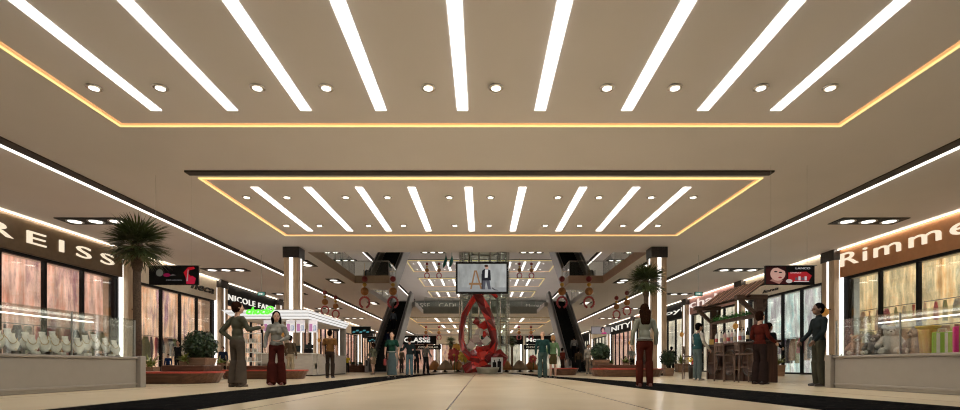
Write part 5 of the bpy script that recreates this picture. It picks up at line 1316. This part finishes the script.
    for q in (-1, 1):
        an = leg[q][2]; mb = MB()
        mb.cap(an + Vector((0, -.03, -.043)), .040, an + Vector((q * .02, .135, -.056)), .028); mb.box(an.x - .036 + (q > 0) * .0, an.x + .036 + .0, an.y - .07, an.y + .15, .0, .025)
        s_ = remesh(mb, 'shoe', sm, max(.008, vox * .7), 3); s_.parent = body
    # hair
    if hair != 'bald':
        mb = MB(); mb.ell((0, -.02, .075), (.085, .098, .095), 16, 11, hd); mb.ell((0, -.045, .035), (.076, .068, .088), 14, 9, hd)
        if female:
            for q in (-1, 1): mb.ell((q * .066, -.02, .03), (.02, .045, .07), 10, 7, hd)
        if hair == 'long':
            a = H_((0, -.05, 1.6))
            for qx in (-.05, 0, .05): mb.cap((a[0] + qx, a[1], a[2]), .075, (a[0] + qx, a[1] - .035, 1.47), .062); mb.cap((a[0] + qx, a[1] - .035, 1.47), .062, (a[0] + qx * .9, a[1] - .05, 1.37), .05)
        if hair == 'tail': mb.cap(H_((0, -.1, 1.66)), .03, H_((0, -.13, 1.5)), .022)
        if hair == 'bob': mb.ell((0, -.035, .02), (.09, .08, .1), 14, 9, hd)
        h = remesh(mb, 'hair', HAIR[hair_c], .012, 3); h.parent = body
    if vox < .02:
        for q in (-1, 1): o = MB().ell((q * .029, .0815, .043), (.0105, .006, .0055), 8, 6, hd).build('eye', EYE_M, body, True)
        MB().ell((0, .097, -.009), (.019, .005, .006), 8, 6, hd).build('mouth', LIP_M, body, True)
    if bag:
        e = arm[bag[0]][2] + Vector((0, 0, -.12)); 
        b = MB().bevbox(e.x - .04, e.x + .04, e.y - .12, e.y + .12, e.z - .3, e.z - .05, .015).build('handbag', mat('bag_' + str(len(bpy.data.materials)), bag[1], .5))
        b.parent = None; b.matrix_world = Matrix.LocRotScale(body.location, body.rotation_euler, body.scale); b.location = body.location; b.rotation_euler = body.rotation_euler; b.scale = body.scale
        tag(b, bag[2], 'handbag')
        MB().tube([(e.x, e.y - .08, e.z - .06), (e.x, e.y - .03, e.z + .08), (e.x, e.y + .03, e.z + .08), (e.x, e.y + .08, e.z - .06)], .006, 6).build('strap', M['black'], b, True)
    return body
N = .0075
olive = (.085, .085, .06)
person(237.5, 10.75, 1.80, 25, 'woman in olive grey jumper and flared brown trousers, seen from behind, one hand on hip', 'jumper', olive, 'trousers', (.085, .068, .055), 'short', 'brown', 0, 'hip', 'point', flare=.055, vox=N, female=True, turn=-25, shoe_c=(.12, .09, .07))
person(276.5, 11.7, 1.70, 172, 'woman with long black hair in grey roll-neck and flared dark red trousers, facing the camera', 'jumper', (.25, .245, .215), 'trousers', (.068, .016, .012), 'long', 'black', 1, 'belly', 'down', flare=.05, vox=N, female=True, turn=18, collar=True, step=.05, shoe_c=(.12, .03, .025))
person(290.5, 20.6, 1.68, 15, 'person in brown shirt and khaki trousers half hidden at the kiosk counter', 'shirt', (.10, .07, .045), 'trousers', (.40, .33, .23), 'short', 'black', 1, 'down', 'down')
person(330, 18.6, 1.76, 2, 'man in short-sleeved brown shirt and dark trousers, seen from behind at the kiosk', 'shirt', (.17, .085, .03), 'trousers', (.035, .025, .02), 'short', 'black', 1, 'down', 'down', sleeve='short', vox=.01)
person(373, 26.5, 1.66, -60, 'woman in green top and tan skirt with bare legs, left of the escalator foot', 'top', (.16, .17, .12), 'skirt', (.26, .18, .12), 'bob', 'brown', 0, 'low', 'down', female=True, step=.08, vox=.016)
person(392, 18.2, 1.67, 178, 'woman in dark green top and long blue-grey skirt walking toward the camera', 'top', (.015, .055, .04), 'long_skirt', (.09, .13, .14), 'short', 'brown', 0, 'down', 'down', sleeve='short', female=True, vox=.01, bag=(1, (.28, .03, .03), 'dark red handbag held by the woman in the dark green top'), belt=(.4, .4, .38), step=.03)
person(401.5, 32, 1.58, 30, 'small person in brown jacket behind the woman in the dark green top', 'jacket', (.12, .09, .065), 'trousers', (.05, .04, .035), 'short', 'brown', 0, vox=.02)
person(409.5, 22.6, 1.72, -12, 'person in black jacket and blue jeans, seen from behind, left arm held out', 'jacket', (.018, .028, .03), 'trousers', (.10, .17, .20), 'short', 'brown', 0, 'out', 'down', vox=.012)
person(416.5, 28.5, 1.60, 10, 'person in black clothes standing between the jeans wearer and the grey shirt', 'jacket', (.015, .018, .02), 'trousers', (.02, .02, .022), 'short', 'brown', 1, vox=.018)
person(426, 27.5, 1.70, 40, 'person in grey top and black trousers, rightmost of the group by the left escalator', 'top', (.16, .145, .125), 'trousers', (.02, .02, .02), 'short', 'brown', 0, 'down', 'low', vox=.018, step=.08)
person(542.5, 18.5, 1.70, 6, 'bald man in teal jacket and teal trousers walking away beside a woman', 'jacket', (.022, .06, .057), 'trousers', (.055, .09, .086), 'bald', 'black', 0, 'down', 'down', vox=.01, step=.05, flare=.02)
person(553, 18.8, 1.58, -4, 'blonde woman in light green top and olive skirt walking beside the bald man', 'top', (.14, .24, .12), 'skirt', (.085, .07, .03), 'bob', 'blonde', 0, 'down', 'down', female=True, vox=.01, step=.05)
person(562.5, 29, 1.48, 60, 'small person in dark red coat to the right of the walking couple', 'coat', (.15, .03, .02), 'trousers', (.04, .02, .015), 'short', 'black', 1, vox=.02)
person(578.5, 35, 1.62, 20, 'person in brown top and dark trousers at the foot of the right escalator', 'top', (.14, .10, .06), 'trousers', (.03, .035, .035), 'short', 'black', 1, vox=.02)
person(588.5, 27.5, 1.62, 170, 'person in pale shirt standing behind the short right bench', 'shirt', (.46, .42, .36), 'trousers', (.3, .24, .18), 'short', 'brown', 1, vox=.018)
person(644.5, 10.9, 1.77, 4, 'woman with long dark hair in grey jumper and dark red trousers, seen from behind', 'jumper', (.24, .25, .205), 'trousers', (.08, .018, .012), 'long', 'brown', 0, 'down', 'down', female=True, vox=N, flare=.012, belt=(.03, .02, .015), shoe_c=(.16, .05, .035))
person(697.5, 15.6, 1.76, 80, 'man in teal vest over pale shirt and blue-grey trousers standing at the bar', 'vest', (.032, .09, .10), 'trousers', (.11, .145, .15), 'short', 'black', 1, 'low', 'low', vox=.0085, lean=.06, shoe_c=(.3, .25, .2))
person(760, 12.3, 1.76, 72, 'woman in dark red jumper and dark flared trousers beside the wooden bar', 'jumper', (.085, .016, .011), 'trousers', (.028, .018, .016), 'short', 'brown', 0, 'fore', 'fore', female=True, vox=N, flare=.05)
person(769, 15.0, 1.72, 75, 'person in black clothes standing behind the woman in the dark red jumper', 'jumper', (.016, .016, .018), 'trousers', (.018, .016, .016), 'short', 'brown', 1, 'fore', 'fore', vox=.011)
person(818.5, 11.0, 1.80, -85, 'man in dark blue-grey jumper and olive trousers facing left by the toy counter', 'jumper', (.02, .026, .028), 'trousers', (.06, .057, .04), 'short', 'black', 2, 'low', 'low', vox=N, collar=True)
person(632, 30, 1.60, 160, 'person in pale grey shirt and dark trousers beyond the long right bench', 'shirt', (.33, .35, .32), 'trousers', (.02, .02, .02), 'short', 'black', 1, 'belly', 'belly', sleeve='short', vox=.018)
person(625.5, 26.5, .95, 150, 'small child in red top and blue trousers beyond the long right bench', 'top', (.45, .03, .02), 'trousers', (.03, .05, .12), 'short', 'black', 1, vox=.022)
person(178, 23, 1.60, 165, 'person in grey shirt and dark vest standing beyond the left bench', 'vest', (.02, .022, .025), 'trousers', (.02, .02, .022), 'short', 'black', 1, 'down', 'down', vox=.016)
person(168, 20.5, .92, 175, 'small child in dark blue top standing beyond the left bench', 'top', (.012, .03, .10), 'trousers', (.015, .018, .03), 'short', 'black', 1, vox=.02)
person(223, 24, 1.36, 170, 'child in black jacket with blue front beyond the second left bench', 'jacket', (.02, .03, .07), 'trousers', (.02, .02, .02), 'short', 'black', 1, vox=.02)
person(347.5, 33.5, 1.2, 150, 'child in yellow top by the planter left of the escalator', 'top', (.62, .45, .03), 'trousers', (.03, .03, .03), 'short', 'black', 1, vox=.022)
person(671.5, 29, 1.55, 30, 'person in black clothes behind the leafy shrub by the column', 'jacket', (.012, .012, .014), 'trousers', (.014, .014, .014), 'short', 'black', 1, vox=.02)
ei = lambda i: (36.6 + 9.9 * (i + .42) / 24, .004 + (H2 - .005) / 24 * (i + 1))
person(0, ei(12)[0], 1.66, 5, 'person in blue-grey top riding near the top of the left escalator', 'top', (.14, .18, .24), 'trousers', (.02, .02, .03), 'short', 'black', 1, X=-7.4, z0=ei(12)[1], vox=.022)
person(0, ei(5)[0], 1.66, 0, 'person in dark navy clothes riding low on the left escalator', 'jacket', (.012, .018, .05), 'trousers', (.012, .015, .03), 'short', 'black', 1, X=-7.3, z0=ei(5)[1], vox=.022)
person(0, ei(3)[0], 1.62, 0, 'person in pale top and dark trousers riding low on the right escalator', 'top', (.36, .36, .36), 'trousers', (.015, .015, .02), 'short', 'black', 1, X=7.0, z0=ei(3)[1], vox=.022)
